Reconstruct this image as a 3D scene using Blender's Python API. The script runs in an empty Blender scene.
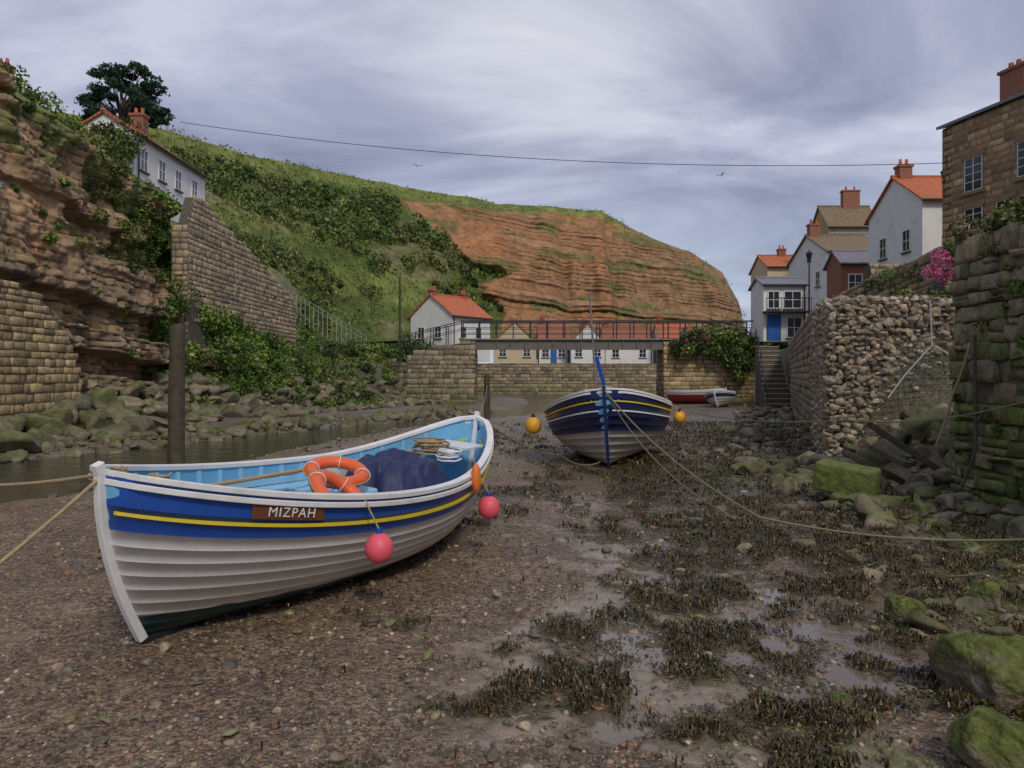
import bpy, math, random, bmesh
import numpy as np
from mathutils import Vector, Matrix, Euler
random.seed(3); R=np.random.RandomState(5)
F=760.; EYE=2.0
def W(px,py,d):
    return ((px-512)/F*d, d, EYE+(375-py)/F*d)
# ------------------------------------------------------------ noise
def _h(i,j,k):
    a=(i.astype(np.int64)&0xffffffff).astype(np.uint32);b=(j.astype(np.int64)&0xffffffff).astype(np.uint32);c=(k.astype(np.int64)&0xffffffff).astype(np.uint32)
    n=a*np.uint32(374761393)+b*np.uint32(668265263)+c*np.uint32(1274126177)
    n=(n^(n>>np.uint32(13)))*np.uint32(1274126177); n=(n^(n>>np.uint32(15)))*np.uint32(2246822519)
    n=n^(n>>np.uint32(16))
    return n.astype(np.float64)/4294967296.
def hsh(a,b=0.,c=0.):
    a,b,c=np.broadcast_arrays(np.floor(np.asarray(a,float)),np.floor(np.asarray(b,float)),np.floor(np.asarray(c,float)));return _h(a,b,c)
def vn(x,y,z=0.):
    x,y,z=np.broadcast_arrays(np.asarray(x,float),np.asarray(y,float),np.asarray(z,float))
    i=np.floor(x);j=np.floor(y);k=np.floor(z);u=x-i;v=y-j;w=z-k
    u=u*u*(3-2*u);v=v*v*(3-2*v);w=w*w*(3-2*w);r=0
    for a in (0,1):
        for b in (0,1):
            for c in (0,1):
                r=r+_h(i+a,j+b,k+c)*(u if a else 1-u)*(v if b else 1-v)*(w if c else 1-w)
    return r
def fbm(x,y,z=0.,o=4):
    r=0;a=.5;t=0;f=1.
    for q in range(o):
        r=r+a*vn(np.asarray(x)*f+q*17.3,np.asarray(y)*f+q*9.1,np.asarray(z)*f+q*5.7);t+=a;a*=.5;f*=2.03
    return r/t
def ss(x,a,b):
    t=np.clip((np.asarray(x,float)-a)/(b-a),0,1);return t*t*(3-2*t)
def lerp(a,b,t): return a+(b-a)*t
def mixc(c,d,m): return c+(np.asarray(d)-c)*m[...,None]
# ------------------------------------------------------------ materials
def newmat(name):
    m=bpy.data.materials.new(name);m.use_nodes=True;nt=m.node_tree
    return m,nt,nt.nodes['Principled BSDF']
def mat(name,col=(.5,.5,.5),rough=.7,var=.2,scale=3.,bump=.0,bscale=20.,attr=False,metal=0.,spec=.5,dirt=None,dscale=2.,damt=.5,wave=None,rvar=.15,gain=1.):
    m,nt,b=newmat(name);N=nt.nodes;Lk=nt.links
    tc=N.new('ShaderNodeTexCoord')
    n=N.new('ShaderNodeTexNoise');n.inputs['Scale'].default_value=scale;n.inputs['Detail'].default_value=6;n.inputs['Roughness'].default_value=.65
    Lk.new(tc.outputs['Object'],n.inputs['Vector'])
    mr=N.new('ShaderNodeMapRange');mr.inputs[1].default_value=.3;mr.inputs[2].default_value=.7;mr.inputs[3].default_value=(1-var)*gain;mr.inputs[4].default_value=(1+var)*gain
    Lk.new(n.outputs['Fac'],mr.inputs[0])
    mx=N.new('ShaderNodeVectorMath');mx.operation='SCALE'
    if attr:
        at=N.new('ShaderNodeAttribute');at.attribute_name='Col';Lk.new(at.outputs['Color'],mx.inputs[0])
    else: mx.inputs[0].default_value=col[:3]
    Lk.new(mr.outputs[0],mx.inputs['Scale'])
    out=mx.outputs[0]
    if dirt:
        n2=N.new('ShaderNodeTexNoise');n2.inputs['Scale'].default_value=dscale;n2.inputs['Detail'].default_value=7;n2.inputs['Roughness'].default_value=.7
        Lk.new(tc.outputs['Object'],n2.inputs['Vector'])
        r2=N.new('ShaderNodeMapRange');r2.inputs[1].default_value=.5;r2.inputs[2].default_value=.72;r2.inputs[4].default_value=damt
        Lk.new(n2.outputs['Fac'],r2.inputs[0])
        mm=N.new('ShaderNodeMix');mm.data_type='RGBA';Lk.new(r2.outputs[0],mm.inputs['Factor']);Lk.new(out,mm.inputs['A']);mm.inputs['B'].default_value=(*dirt,1)
        out=mm.outputs['Result']
    Lk.new(out,b.inputs['Base Color'])
    b.inputs['Metallic'].default_value=metal;b.inputs['Specular IOR Level'].default_value=spec
    rr=N.new('ShaderNodeMapRange');rr.inputs[3].default_value=max(0.03,rough-rvar);rr.inputs[4].default_value=min(1,rough+rvar);Lk.new(n.outputs['Fac'],rr.inputs[0]);Lk.new(rr.outputs[0],b.inputs['Roughness'])
    if bump>0 or wave:
        bp=N.new('ShaderNodeBump');bp.inputs['Strength'].default_value=.8;bp.inputs['Distance'].default_value=bump if bump>0 else .03
        if wave:
            wv=N.new('ShaderNodeTexWave');wv.inputs['Scale'].default_value=wave[1];wv.bands_direction=wave[0];wv.inputs['Distortion'].default_value=.6
            Lk.new(tc.outputs['Object'],wv.inputs['Vector']);Lk.new(wv.outputs['Fac'],bp.inputs['Height'])
        else:
            n3=N.new('ShaderNodeTexNoise');n3.inputs['Scale'].default_value=bscale;n3.inputs['Detail'].default_value=5
            Lk.new(tc.outputs['Object'],n3.inputs['Vector']);Lk.new(n3.outputs['Fac'],bp.inputs['Height'])
        Lk.new(bp.outputs[0],b.inputs['Normal'])
    return m
# ------------------------------------------------------------ mesh helpers
def link(ob,parent=None):
    bpy.context.scene.collection.objects.link(ob)
    if parent: ob.parent=parent
    return ob
def mnp(name,V,Fc,m,col=None,smooth=False,parent=None,extra=None):
    V=np.asarray(V,float);Fc=np.asarray(Fc,np.int64);k=Fc.shape[1]
    me=bpy.data.meshes.new(name);me.vertices.add(len(V));me.vertices.foreach_set('co',V.ravel())
    me.loops.add(Fc.size);me.loops.foreach_set('vertex_index',Fc.ravel())
    me.polygons.add(len(Fc));me.polygons.foreach_set('loop_start',np.arange(len(Fc))*k)
    if smooth: me.polygons.foreach_set('use_smooth',np.ones(len(Fc),bool))
    me.update(calc_edges=True);me.validate()
    for nm,c in (('Col',col),('Ext',extra)):
        if c is not None:
            c=np.asarray(c,float);c4=np.ones((len(V),4));c4[:,:3]=c
            a=me.color_attributes.new(nm,'FLOAT_COLOR','POINT');a.data.foreach_set('color',c4.ravel())
    if m: me.materials.append(m)
    return link(bpy.data.objects.new(name,me),parent)
class Geo:
    def __init__(s): s.v=[];s.f=[]
    def add(s,vs,fs):
        o=len(s.v);s.v+= [tuple(p) for p in vs];s.f+=[tuple(o+i for i in f) for f in fs]
    def box(s,x0,x1,y0,y1,z0,z1):
        s.add([(x0,y0,z0),(x1,y0,z0),(x1,y1,z0),(x0,y1,z0),(x0,y0,z1),(x1,y0,z1),(x1,y1,z1),(x0,y1,z1)],
              [(0,3,2,1),(4,5,6,7),(0,1,5,4),(1,2,6,5),(2,3,7,6),(3,0,4,7)])
    def obox(s,c,ax,ay,az):
        c,ax,ay,az=map(Vector,(c,ax,ay,az));vs=[]
        for k in (-1,1):
            for (i,j) in ((-1,-1),(1,-1),(1,1),(-1,1)): vs.append(c+ax*i+ay*j+az*k)
        s.add(vs,[(0,3,2,1),(4,5,6,7),(0,1,5,4),(1,2,6,5),(2,3,7,6),(3,0,4,7)])
    def tube(s,p0,p1,r0,r1,n=8,cap=True):
        p0,p1=Vector(p0),Vector(p1);d=(p1-p0).normalized();a=d.orthogonal().normalized();b=d.cross(a)
        vs=[]
        for p,r in ((p0,r0),(p1,r1)):
            for i in range(n):
                t=2*math.pi*i/n;vs.append(p+a*(math.cos(t)*r)+b*(math.sin(t)*r))
        fs=[(i,(i+1)%n,n+(i+1)%n,n+i) for i in range(n)]
        if cap: fs+=[tuple(range(n))[::-1],tuple(range(n,2*n))]
        s.add(vs,fs)
    def sweep(s,pts,wv,hv):
        n=len(pts);vs=[]
        for i,p in enumerate(pts):
            p=Vector(p);w=Vector(wv[i] if isinstance(wv,list) else wv);h=Vector(hv[i] if isinstance(hv,list) else hv)
            vs+=[p-w-h,p+w-h,p+w+h,p-w+h]
        fs=[(0,1,2,3),(4*n-1,4*n-2,4*n-3,4*n-4)]
        for i in range(n-1):
            for k in range(4):
                a=4*i+k;b=4*i+(k+1)%4;fs.append((a,a+4,b+4,b))
        s.add(vs,fs)
    def ob(s,name,m,parent=None,smooth=False,bevel=0):
        me=bpy.data.meshes.new(name);me.from_pydata(s.v,[],s.f);
        if smooth:
            for p in me.polygons:p.use_smooth=True
        me.materials.append(m);o=link(bpy.data.objects.new(name,me),parent)
        bm=bmesh.new();bm.from_mesh(me);bmesh.ops.recalc_face_normals(bm,faces=bm.faces);bm.to_mesh(me);bm.free()
        if bevel:
            b=o.modifiers.new('b','BEVEL');b.width=bevel;b.segments=2;b.limit_method='ANGLE'
        return o
def empty(name,loc=(0,0,0),rot=(0,0,0)):
    e=bpy.data.objects.new(name,None);e.location=loc;e.rotation_euler=rot;e.empty_display_size=.2;return link(e)
_ico={}
def ico(n):
    if n not in _ico:
        bm=bmesh.new();bmesh.ops.create_icosphere(bm,subdivisions=n,radius=1)
        _ico[n]=(np.array([v.co[:] for v in bm.verts]),np.array([[v.index for v in f.verts] for f in bm.faces]));bm.free()
    return _ico[n]
def stones(name,P,Rd,m,sub=1,flat=.65,cols=None,moss=None,ang=True,parent=None,smooth=True,mossc=(.095,.125,.025),lims=(.35,.8),tilt=.4):
    V0,F0=ico(sub);n=len(P);nv=len(V0);P=np.asarray(P,float);Rd=np.asarray(Rd,float)
    V=np.repeat(V0[None],n,0).copy()
    if ang:
        for q in range(9):
            d=R.normal(size=(n,3));d/=np.linalg.norm(d,axis=1)[:,None];lim=R.uniform(lims[0],lims[1],n)
            dd=np.einsum('nvk,nk->nv',V,d);V-=d[:,None,:]*np.maximum(0,dd-lim[:,None])[...,None]
    seed=R.uniform(0,100,(n,1,3));s2=V*1.6+seed
    V*= (0.8+.45*fbm(s2[...,0],s2[...,1],s2[...,2],3))[...,None]
    if sub>=3:
        s2=V*6+seed;V*=(0.93+.14*fbm(s2[...,0],s2[...,1],s2[...,2],3))[...,None]
    sc=np.stack([R.uniform(.75,1.35,n),R.uniform(.7,1.1,n),flat*R.uniform(.7,1.2,n)],1);V*=sc[:,None,:]
    a=R.uniform(0,6.28,n);t=R.uniform(-tilt,tilt,n)
    x,y,z=V[...,0],V[...,1],V[...,2];y2=y*np.cos(t)[:,None]-z*np.sin(t)[:,None];z2=y*np.sin(t)[:,None]+z*np.cos(t)[:,None]
    x3=x*np.cos(a)[:,None]-y2*np.sin(a)[:,None];y3=x*np.sin(a)[:,None]+y2*np.cos(a)[:,None]
    U=np.stack([x3,y3,z2],-1)
    if cols is None: cols=np.array([.2,.17,.14])*R.uniform(.5,1.4,(n,1))
    C=np.repeat(np.asarray(cols)[:,None,:],nv,1)
    if moss is not None:
        up=np.clip(z2/(flat+.01),-1,1);q=U*2.5+seed;mm=ss(up+1.1*(fbm(q[...,0],q[...,1],q[...,2],4)-.5),.0,.45)*np.asarray(moss)[:,None]
        q=U*7+seed;mv=np.array(mossc)*(.45+1.1*fbm(q[...,0],q[...,1],q[...,2],4))[...,None]
        C=C+(mv-C)*mm[...,None]
    V=U*Rd[:,None,None]+P[:,None,:]
    Fx=(F0[None]+(np.arange(n)*nv)[:,None,None]).reshape(-1,3)
    return mnp(name,V.reshape(-1,3),Fx,m,C.reshape(-1,3),smooth,parent)
def blocks(name,p0,p1,z0,z1,ch,bl,m,mcore,palette,top=None,bot=None,holes=(),moss=0.,out=.05,parent=None,thick=.5,core=True,seed=0,mossz=1.5,rough_=1.,cvar=.25):
    rs=np.random.RandomState(seed+11);p0=np.array(p0,float);p1=np.array(p1,float);Ln=np.linalg.norm(p1-p0);d=(p1-p0)/Ln;nrm=np.array([d[1],-d[0]])
    V=[];Fc=[];C=[];z=z0;o=0
    base=[[8,9,10,11],[0,1,5,4],[1,2,6,5],[2,3,7,6],[3,0,4,7],[4,5,9,8],[5,6,10,9],[6,7,11,10],[7,4,8,11]]
    while z<z1-.02:
        h=min(ch*rs.uniform(1-cvar,1+cvar),z1-z);s=-rs.uniform(0,bl)
        while s<Ln:
            l=bl*rs.uniform(.4,1.6);a0=max(s,0);a1=min(s+l,Ln);s+=l
            if a1-a0<.04: continue
            sc=(a0+a1)/2;zc=z+h/2
            if top and zc>top(sc): continue
            if bot and zc<bot(sc)-h: continue
            if any(a1>q[0] and a0<q[1] and z+h>q[2] and z<q[3] for q in holes):
                ok=False
                for q in holes:
                    if a1>q[0] and a0<q[1] and z+h>q[2] and z<q[3]:
                        if q[0]-a0>.08: a1=q[0];ok=True
                        elif a1-q[1]>.08: a0=q[1];ok=True
                if not ok: continue
            parts=[(z,h)]
            if rough_>1 and rs.uniform()<.3: k=rs.uniform(.35,.65);parts=[(z,h*k),(z+h*k,h*(1-k))]
            for (zz0,hh_) in parts:
                g=.010;c=min(.03,ch*.1)*rs.uniform(.7,1.5);oo=out*rs.uniform(.1,1.)
                A=[a0+g,a1-g];Z=[zz0+g,zz0+hh_-g];j=lambda: rs.uniform(-.014,.014)*rough_*min(1,ch/.25)
                for (n_,i_) in ((-.05,0),(oo-c,0),(oo,c)):
                    for (aa,zz) in ((A[0]+i_,Z[0]+i_),(A[1]-i_,Z[0]+i_),(A[1]-i_,Z[1]-i_),(A[0]+i_,Z[1]-i_)):
                        aa+=j();q=p0+d*aa+nrm*(n_+j()*.8);V.append((q[0],q[1],zz+j()))
                Fc+=[[o+i for i in f] for f in base];o+=12
                col=np.array(palette[rs.randint(len(palette))])*rs.uniform(.65,1.3)
                mo=np.clip(moss*(1.3-(zc-z0)/mossz)+rs.uniform(-.4,.4)*moss,0,1)
                for q in range(12): C.append(lerp(col,np.array([.095,.13,.025])*rs.uniform(.5,1.3),np.clip(mo+rs.uniform(-.3,.3)*moss,0,1)))
        z+=h
    e=parent
    ob=mnp(name if not parent else 'stone_blocks',V,Fc,m,C,False,e)
    if core:
        G=Geo();n=24;pts=[]
        for i in range(n+1):
            sc=Ln*i/n;zt=min(z1,top(sc)) if top else z1
            q=p0+d*sc-nrm*.0;r=p0+d*sc-nrm*thick
            pts+=[(q[0],q[1],z0-.3),(q[0],q[1],zt-.05),(r[0],r[1],zt-.05),(r[0],r[1],z0-.3)]
        fs=[(0,1,2,3),(4*n+3,4*n+2,4*n+1,4*n)]
        for i in range(n):
            for k in range(4): fs.append((4*i+k,4*i+(k+1)%4,4*i+4+(k+1)%4,4*i+4+k))
        G.add(pts,fs);G.ob('mortar_core',mcore,ob if not parent else parent)
    return ob
def leafcloud(name,P,S,C,m,parent=None,asp=.55,up=0.):
    n=len(P);P=np.asarray(P,float);S=np.asarray(S,float).reshape(-1,1)
    a=R.normal(size=(n,3));a[:,2]+=up;a/=np.linalg.norm(a,axis=1)[:,None];b=R.normal(size=(n,3));b-=a*np.sum(a*b,1)[:,None];b/=np.linalg.norm(b,axis=1)[:,None]
    c=np.cross(a,b);bend=c*S*.25
    V=np.stack([P-a*S,P+b*S*asp+bend,P+a*S,P-b*S*asp+bend],1).reshape(-1,3)
    Fc=np.arange(n*4).reshape(n,4)
    return mnp(name,V,Fc,m,np.repeat(np.asarray(C),4,0),False,parent)
def bushpts(cs,rs,per,flat=.8,pal=((.05,.09,.02),(.08,.12,.03),(.03,.06,.015))):
    P=[];C=[]
    for c,r,k in zip(cs,rs,per):
        k=int(k)
        d=R.normal(size=(k,3));d/=np.linalg.norm(d,axis=1)[:,None];sd=R.uniform(0,50)
        rad=r*(.55+.45*R.uniform(0,1,k)**.5)*(.55+.9*vn(d[:,0]*2+sd,d[:,1]*2+sd,d[:,2]*2))
        p=d*rad[:,None];p[:,2]*=flat;P.append(p+np.array(c))
        base=np.array(pal[R.randint(len(pal))])*R.uniform(.7,1.3)
        cl=.65+.8*vn(p[:,0]/r*3+sd,p[:,1]/r*3,p[:,2]/r*3)
        C.append(base[None]*cl[:,None]*R.uniform(.75,1.25,(k,1)))
    return np.concatenate(P),np.concatenate(C)
def rope(name,pts,r,m,sag=0.,n=24,parent=None):
    cu=bpy.data.curves.new(name,'CURVE');cu.dimensions='3D';cu.bevel_depth=r;cu.bevel_resolution=2
    out=[]
    for a,b in zip(pts[:-1],pts[1:]):
        a,b=Vector(a),Vector(b)
        for i in range(n):
            t=i/n;p=a.lerp(b,t);p.z-=sag*4*t*(1-t);out.append(p)
    out.append(Vector(pts[-1]))
    sp=cu.splines.new('POLY');sp.points.add(len(out)-1)
    for i,p in enumerate(out): sp.points[i].co=(*p,1)
    cu.materials.append(m);return link(bpy.data.objects.new(name,cu),parent)
# ------------------------------------------------------------ material set
M_stone=mat('stone',attr=True,rough=.85,var=.4,scale=9,bump=.035,bscale=22,gain=1.4)
M_rock=mat('rock',attr=True,rough=.8,var=.4,scale=5,bump=.04,bscale=12,gain=1.2)
M_moss=mat('mossy_rock',attr=True,rough=.9,var=.45,scale=14,bump=.05,bscale=30,gain=1.15,spec=.2)
M_cliff=mat('cliff_rock',attr=True,rough=.9,var=.35,scale=3.5,bump=.10,bscale=5,gain=1.4)
M_peb=mat('pebble',attr=True,rough=.45,var=.3,scale=40,bump=.002,bscale=120,gain=1.3)
M_mortar=mat('mortar',(.11,.095,.07),.9,.3,6,.02,20)
M_leaf=mat('leaf',attr=True,rough=.6,var=.15,scale=3,spec=.25,gain=1.5)
M_weed=mat('seaweed',attr=True,rough=.35,var=.3,scale=20,gain=1.1)
M_white=mat('white_render',(.80,.79,.76),.8,.06,1.5,.004,40,dirt=(.48,.45,.38),dscale=1.0,damt=.45)
M_cream=mat('cream_render',(.60,.50,.33),.8,.1,1.5,.004,40)
M_ochre=mat('ochre_render',(.45,.33,.15),.8,.15,1.5,.004,40,dirt=(.3,.22,.12),dscale=1.0,damt=.5)
M_tile=mat('pantile',(.55,.15,.055),.75,.3,4,wave=('X',1.6),bump=.05,dirt=(.30,.15,.09),dscale=1.2,damt=.7)
M_dtile=mat('weathered_pantile',(.36,.13,.07),.8,.35,4,wave=('X',1.6),bump=.05,dirt=(.2,.14,.09),dscale=1.5,damt=.8)
M_btile=mat('brown_tile',(.22,.16,.09),.8,.3,4,wave=('X',1.6),bump=.04)
M_slate=mat('slate',(.20,.19,.22),.6,.3,5,.02,12)
M_brick=mat('brick_red',(.30,.12,.075),.85,.35,6,.01,25,dirt=(.18,.10,.07),dscale=3)
M_glass=mat('window_glass',(.02,.025,.03),.1,.2,2,spec=.8,rvar=.05)
M_frame=mat('window_frame',(.78,.78,.76),.5,.05,3)
M_fence=mat('grey_fence',(.35,.35,.33),.6,.15,3)
M_bluep=mat('blue_door_paint',(.03,.13,.45),.5,.1,3)
M_dark=mat('dark_iron',(.03,.035,.04),.5,.2,5,metal=.3)
M_steel=mat('bridge_steel',(.20,.19,.175),.6,.3,2,dirt=(.20,.10,.06),damt=.6)
M_wood=mat('wet_timber',(.075,.058,.038),.8,.4,6,.02,25,dirt=(.05,.075,.022),dscale=3,damt=.7)
M_rope=mat('rope',(.38,.29,.16),.9,.25,30,.004,150)
M_ropeg=mat('green_rope',(.22,.22,.11),.9,.25,30,.004,150)
# ------------------------------------------------------------ ground height field
def xl(y): return np.interp(y,[0,20,36,42,50,55,62,80],[-13.6,-13.8,-13.3,-11.8,-9,-5.6,-6,-8])
def xr(y): return np.interp(y,[0,12.3,12.7,16.8,17.3,25,50,60,80],[7.5,7.5,6.6,6.4,8.0,10.6,18.6,20,20])
def ar(y): return np.interp(y,[0,12.1,12.35,16.9,17.2,80],[4.0,4.0,1.3,1.3,3.7,4.2])
def wr(y): return np.interp(y,[0,12.1,12.35,16.9,17.2,80],[.3,.3,3.5,3.5,.5,.8])
CH=np.array([(-18,4,3.8),(-14.5,9,3.9),(-11.2,14,3.3),(-9.8,18,2.8),(-8.0,24,2.1),(-6.0,30,1.7),(-1.5,38,1.6),(2,48,2.0),(4,60,2.6),(4,76,3)])
def chan(y): return np.interp(y,CH[:,1],CH[:,0]),np.interp(y,CH[:,1],CH[:,2])
def ground(x,y):
    x=np.asarray(x,float);y=np.asarray(y,float)
    z=.16*(fbm(x*.35,y*.35,1,3)-.5)+.09*(fbm(x*1.6,y*1.6,2,4)-.5)
    near=ss(-y,-14,-9)
    z=z+near*.035*(fbm(x*7,y*7,3,3)-.5)
    rough=ss(x-.25*y,-.5,2.5)*ss(y,4,7)*ss(-y,-40,-25)
    z=z+rough*.28*(fbm(x*2.2,y*2.2,8,5)-.42)
    cx,cw=chan(y);z=z-.38*np.exp(-((x-cx)/cw)**4)*ss(-y,-78,-72)
    z=z+lerp(1.5,3.,ss(y,34,44))*ss(xl(y)-x,0,lerp(2.5,4.,ss(y,34,44)))*ss(x*0+y,-5,5)
    t=np.clip((x-xr(y))/wr(y),0,1);z=z+ar(y)*t*t*(3-2*t)
    z=z+3.*ss(x-xr(y),3,12)*ss(y,18,26)
    z=z+3.2*ss(y,78.2,79.2)*(1-ss(xl(y)-x,0,4))*(1-ss(x-xr(y),0,1))
    return z
tx=np.linspace(-1,1,620);ty=np.linspace(0,1,640)
gx=1.0+5.5*tx+ np.sign(tx)*np.abs(tx)**3*14+np.sign(tx)*np.abs(tx)**9*500
gy=1.8+12*ty+ty**3*50+ty**10*700
gy=np.concatenate([[-60,-30,-12,-5,-1,.6,1.3],gy])
X,Y=np.meshgrid(gx,gy);Z=ground(X,Y)
n2,n1=X.shape
idx=np.arange(n1*n2).reshape(n2,n1);FG=np.stack([idx[:-1,:-1],idx[:-1,1:],idx[1:,1:],idx[1:,:-1]],-1).reshape(-1,4)
gravel=np.array([.185,.128,.082]);mud=np.array([.30,.232,.165]);weedc=np.array([.075,.06,.024]);alg=np.array([.12,.155,.03])
def masks(X,Y):
    n1=fbm(X*.55,Y*.55,11,4);n2=fbm(X*2.1,Y*2.1,12,5);n3=fbm(X*.9+5,Y*.5,13,4)
    centre=np.exp(-((X-(.55+.17*Y))/(1.0+.15*Y))**2)
    wet=ss(centre*.66+ (n2-.5)*1.4+(n1-.5)*.8,.30,.5)*ss(-Y,-22,-12)
    right=ss(X-(.0+.09*Y),0,1.2)*ss(Y,3.4,5.2)
    wd=ss(right*.46+ss(Y,7,12)*.18*ss(X,-3,0)+(n1-.5)*.8+(n2-.5)*1.7,.18,.40)*ss(-Y,-60,-30)*ss(X-.0*Y,-2.2,.5)
    wet=wet*(1-.8*wd)
    return wet,wd,n1,n2,n3
wet,wd,n1_,n2_,n3_=masks(X,Y)
C=np.zeros(X.shape+(3,))+gravel
C=C*(.6+.8*n2_[...,None])
C=mixc(C,mud,wet*.85)
C=mixc(C,weedc,wd*.75)
cx,cw=chan(Y)
edge=ss(np.abs(X-cx)/cw,.7,1.0)*ss(-np.abs(X-cx)/cw,-1.9,-1.1)*ss(Y,12,20)
C=mixc(C,alg,edge*ss(n2_,.42,.6)*.9)
C=mixc(C,alg,ss(n3_+.22*ss(X-.42*Y,0,1.6),.58,.72)*ss(X,.5,2)*ss(-Y,-25,-15)*.7*ss(fbm(X*6,Y*6,4,3),.35,.55))
C=mixc(C,(.105,.085,.06),ss(Y,18,34)*.75)
C=mixc(C,(.20,.16,.12),ss(fbm(X*.5,Y*.25,91,4),.5,.62)*ss(Y,14,20)*.6)
hi=ss(Z,.7,1.5);C=mixc(C,(.085,.085,.05),hi*.9)
wetm=np.clip(wet*1.05+.25*ss(n1_,.5,.7)+ss(Y,14,30)*.35,0,1)*(1-hi)
Ext=np.stack([wetm,wd,hi],-1)
mg,nt,b=newmat('mud_and_gravel');N=nt.nodes;Lk=nt.links
tc=N.new('ShaderNodeTexCoord');at=N.new('ShaderNodeAttribute');at.attribute_name='Col';ae=N.new('ShaderNodeAttribute');ae.attribute_name='Ext'
sp=N.new('ShaderNodeSeparateColor');Lk.new(ae.outputs['Color'],sp.inputs[0])
v1=N.new('ShaderNodeTexVoronoi');v1.inputs['Scale'].default_value=38;Lk.new(tc.outputs['Object'],v1.inputs['Vector'])
v2=N.new('ShaderNodeTexVoronoi');v2.inputs['Scale'].default_value=95;Lk.new(tc.outputs['Object'],v2.inputs['Vector'])
nz=N.new('ShaderNodeTexNoise');nz.inputs['Scale'].default_value=9;nz.inputs['Detail'].default_value=8;nz.inputs['Roughness'].default_value=.7;Lk.new(tc.outputs['Object'],nz.inputs['Vector'])
hs=N.new('ShaderNodeSeparateColor');Lk.new(v1.outputs['Color'],hs.inputs[0])
m1=N.new('ShaderNodeMapRange');m1.inputs[3].default_value=.4;m1.inputs[4].default_value=1.9;Lk.new(hs.outputs[0],m1.inputs[0])
hs2=N.new('ShaderNodeSeparateColor');Lk.new(v2.outputs['Color'],hs2.inputs[0])
m2=N.new('ShaderNodeMapRange');m2.inputs[3].default_value=.6;m2.inputs[4].default_value=1.5;Lk.new(hs2.outputs[0],m2.inputs[0])
mu=N.new('ShaderNodeMath');mu.operation='MULTIPLY';Lk.new(m1.outputs[0],mu.inputs[0]);Lk.new(m2.outputs[0],mu.inputs[1])
gm=N.new('ShaderNodeMix');gm.data_type='FLOAT';Lk.new(sp.outputs[0],gm.inputs['Factor']);Lk.new(mu.outputs[0],gm.inputs['A']);gm.inputs['B'].default_value=1.
mn=N.new('ShaderNodeMapRange');mn.inputs[1].default_value=.3;mn.inputs[2].default_value=.7;mn.inputs[3].default_value=.5;mn.inputs[4].default_value=1.3;Lk.new(nz.outputs['Fac'],mn.inputs[0])
mu2=N.new('ShaderNodeMath');mu2.operation='MULTIPLY';Lk.new(gm.outputs['Result'],mu2.inputs[0]);Lk.new(mn.outputs[0],mu2.inputs[1])
sc=N.new('ShaderNodeVectorMath');sc.operation='SCALE';Lk.new(at.outputs['Color'],sc.inputs[0]);Lk.new(mu2.outputs[0],sc.inputs['Scale']);Lk.new(sc.outputs[0],b.inputs['Base Color'])
rw=N.new('ShaderNodeMath');rw.operation='MULTIPLY_ADD';rw.inputs[1].default_value=1.15;Lk.new(sp.outputs[0],rw.inputs[0])
rn=N.new('ShaderNodeMapRange');rn.inputs[1].default_value=.35;rn.inputs[2].default_value=.65;rn.inputs[3].default_value=-.25;rn.inputs[4].default_value=.25;Lk.new(nz.outputs['Fac'],rn.inputs[0]);Lk.new(rn.outputs[0],rw.inputs[2])
rr=N.new('ShaderNodeMapRange');rr.inputs[3].default_value=.64;rr.inputs[4].default_value=.08;Lk.new(rw.outputs[0],rr.inputs[0]);Lk.new(rr.outputs[0],b.inputs['Roughness'])
bb=N.new('ShaderNodeBump');bb.inputs['Distance'].default_value=.012
st=N.new('ShaderNodeMapRange');st.inputs[3].default_value=1.;st.inputs[4].default_value=.12;Lk.new(sp.outputs[0],st.inputs[0]);Lk.new(st.outputs[0],bb.inputs['Strength'])
inv=N.new('ShaderNodeMath');inv.operation='SUBTRACT';inv.inputs[0].default_value=1;Lk.new(v1.outputs['Distance'],inv.inputs[1]);Lk.new(inv.outputs[0],bb.inputs['Height'])
b2=N.new('ShaderNodeBump');b2.inputs['Distance'].default_value=.035
s2_=N.new('ShaderNodeMapRange');s2_.inputs[3].default_value=.7;s2_.inputs[4].default_value=.35;Lk.new(sp.outputs[0],s2_.inputs[0]);Lk.new(s2_.outputs[0],b2.inputs['Strength'])
Lk.new(nz.outputs['Fac'],b2.inputs['Height']);Lk.new(bb.outputs[0],b2.inputs['Normal']);Lk.new(b2.outputs[0],b.inputs['Normal'])
mnp('ground',np.stack([X,Y,Z],-1).reshape(-1,3),FG,mg,C.reshape(-1,3),True,extra=Ext.reshape(-1,3))
# water
def watermat(name,c,bd,ns):
    mw,nt,b=newmat(name);b.inputs['Base Color'].default_value=(*c,1);b.inputs['Roughness'].default_value=.05
    N=nt.nodes;tc=N.new('ShaderNodeTexCoord');nn=N.new('ShaderNodeTexNoise');nn.inputs['Scale'].default_value=ns;nn.inputs['Detail'].default_value=5;nt.links.new(tc.outputs['Object'],nn.inputs['Vector'])
    bp=N.new('ShaderNodeBump');bp.inputs['Distance'].default_value=bd;bp.inputs['Strength'].default_value=.6;nt.links.new(nn.outputs['Fac'],bp.inputs['Height']);nt.links.new(bp.outputs[0],b.inputs['Normal']);return mw
ys=np.linspace(2,77,60);cx,cw=chan(ys);V=[];
for y_,c_,w_ in zip(ys,cx,cw): V+=[(c_-w_*1.25,y_,-.13),(c_+w_*1.25,y_,-.13)]
mnp('stream_water',V,[[2*i,2*i+1,2*i+3,2*i+2] for i in range(59)],watermat('stream_water_mat',(.05,.048,.035),.07,2.5))
px_=np.linspace(-1.5,6.5,240);py_=np.linspace(3.2,15,300);PXg,PYg=np.meshgrid(px_,py_)
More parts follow.
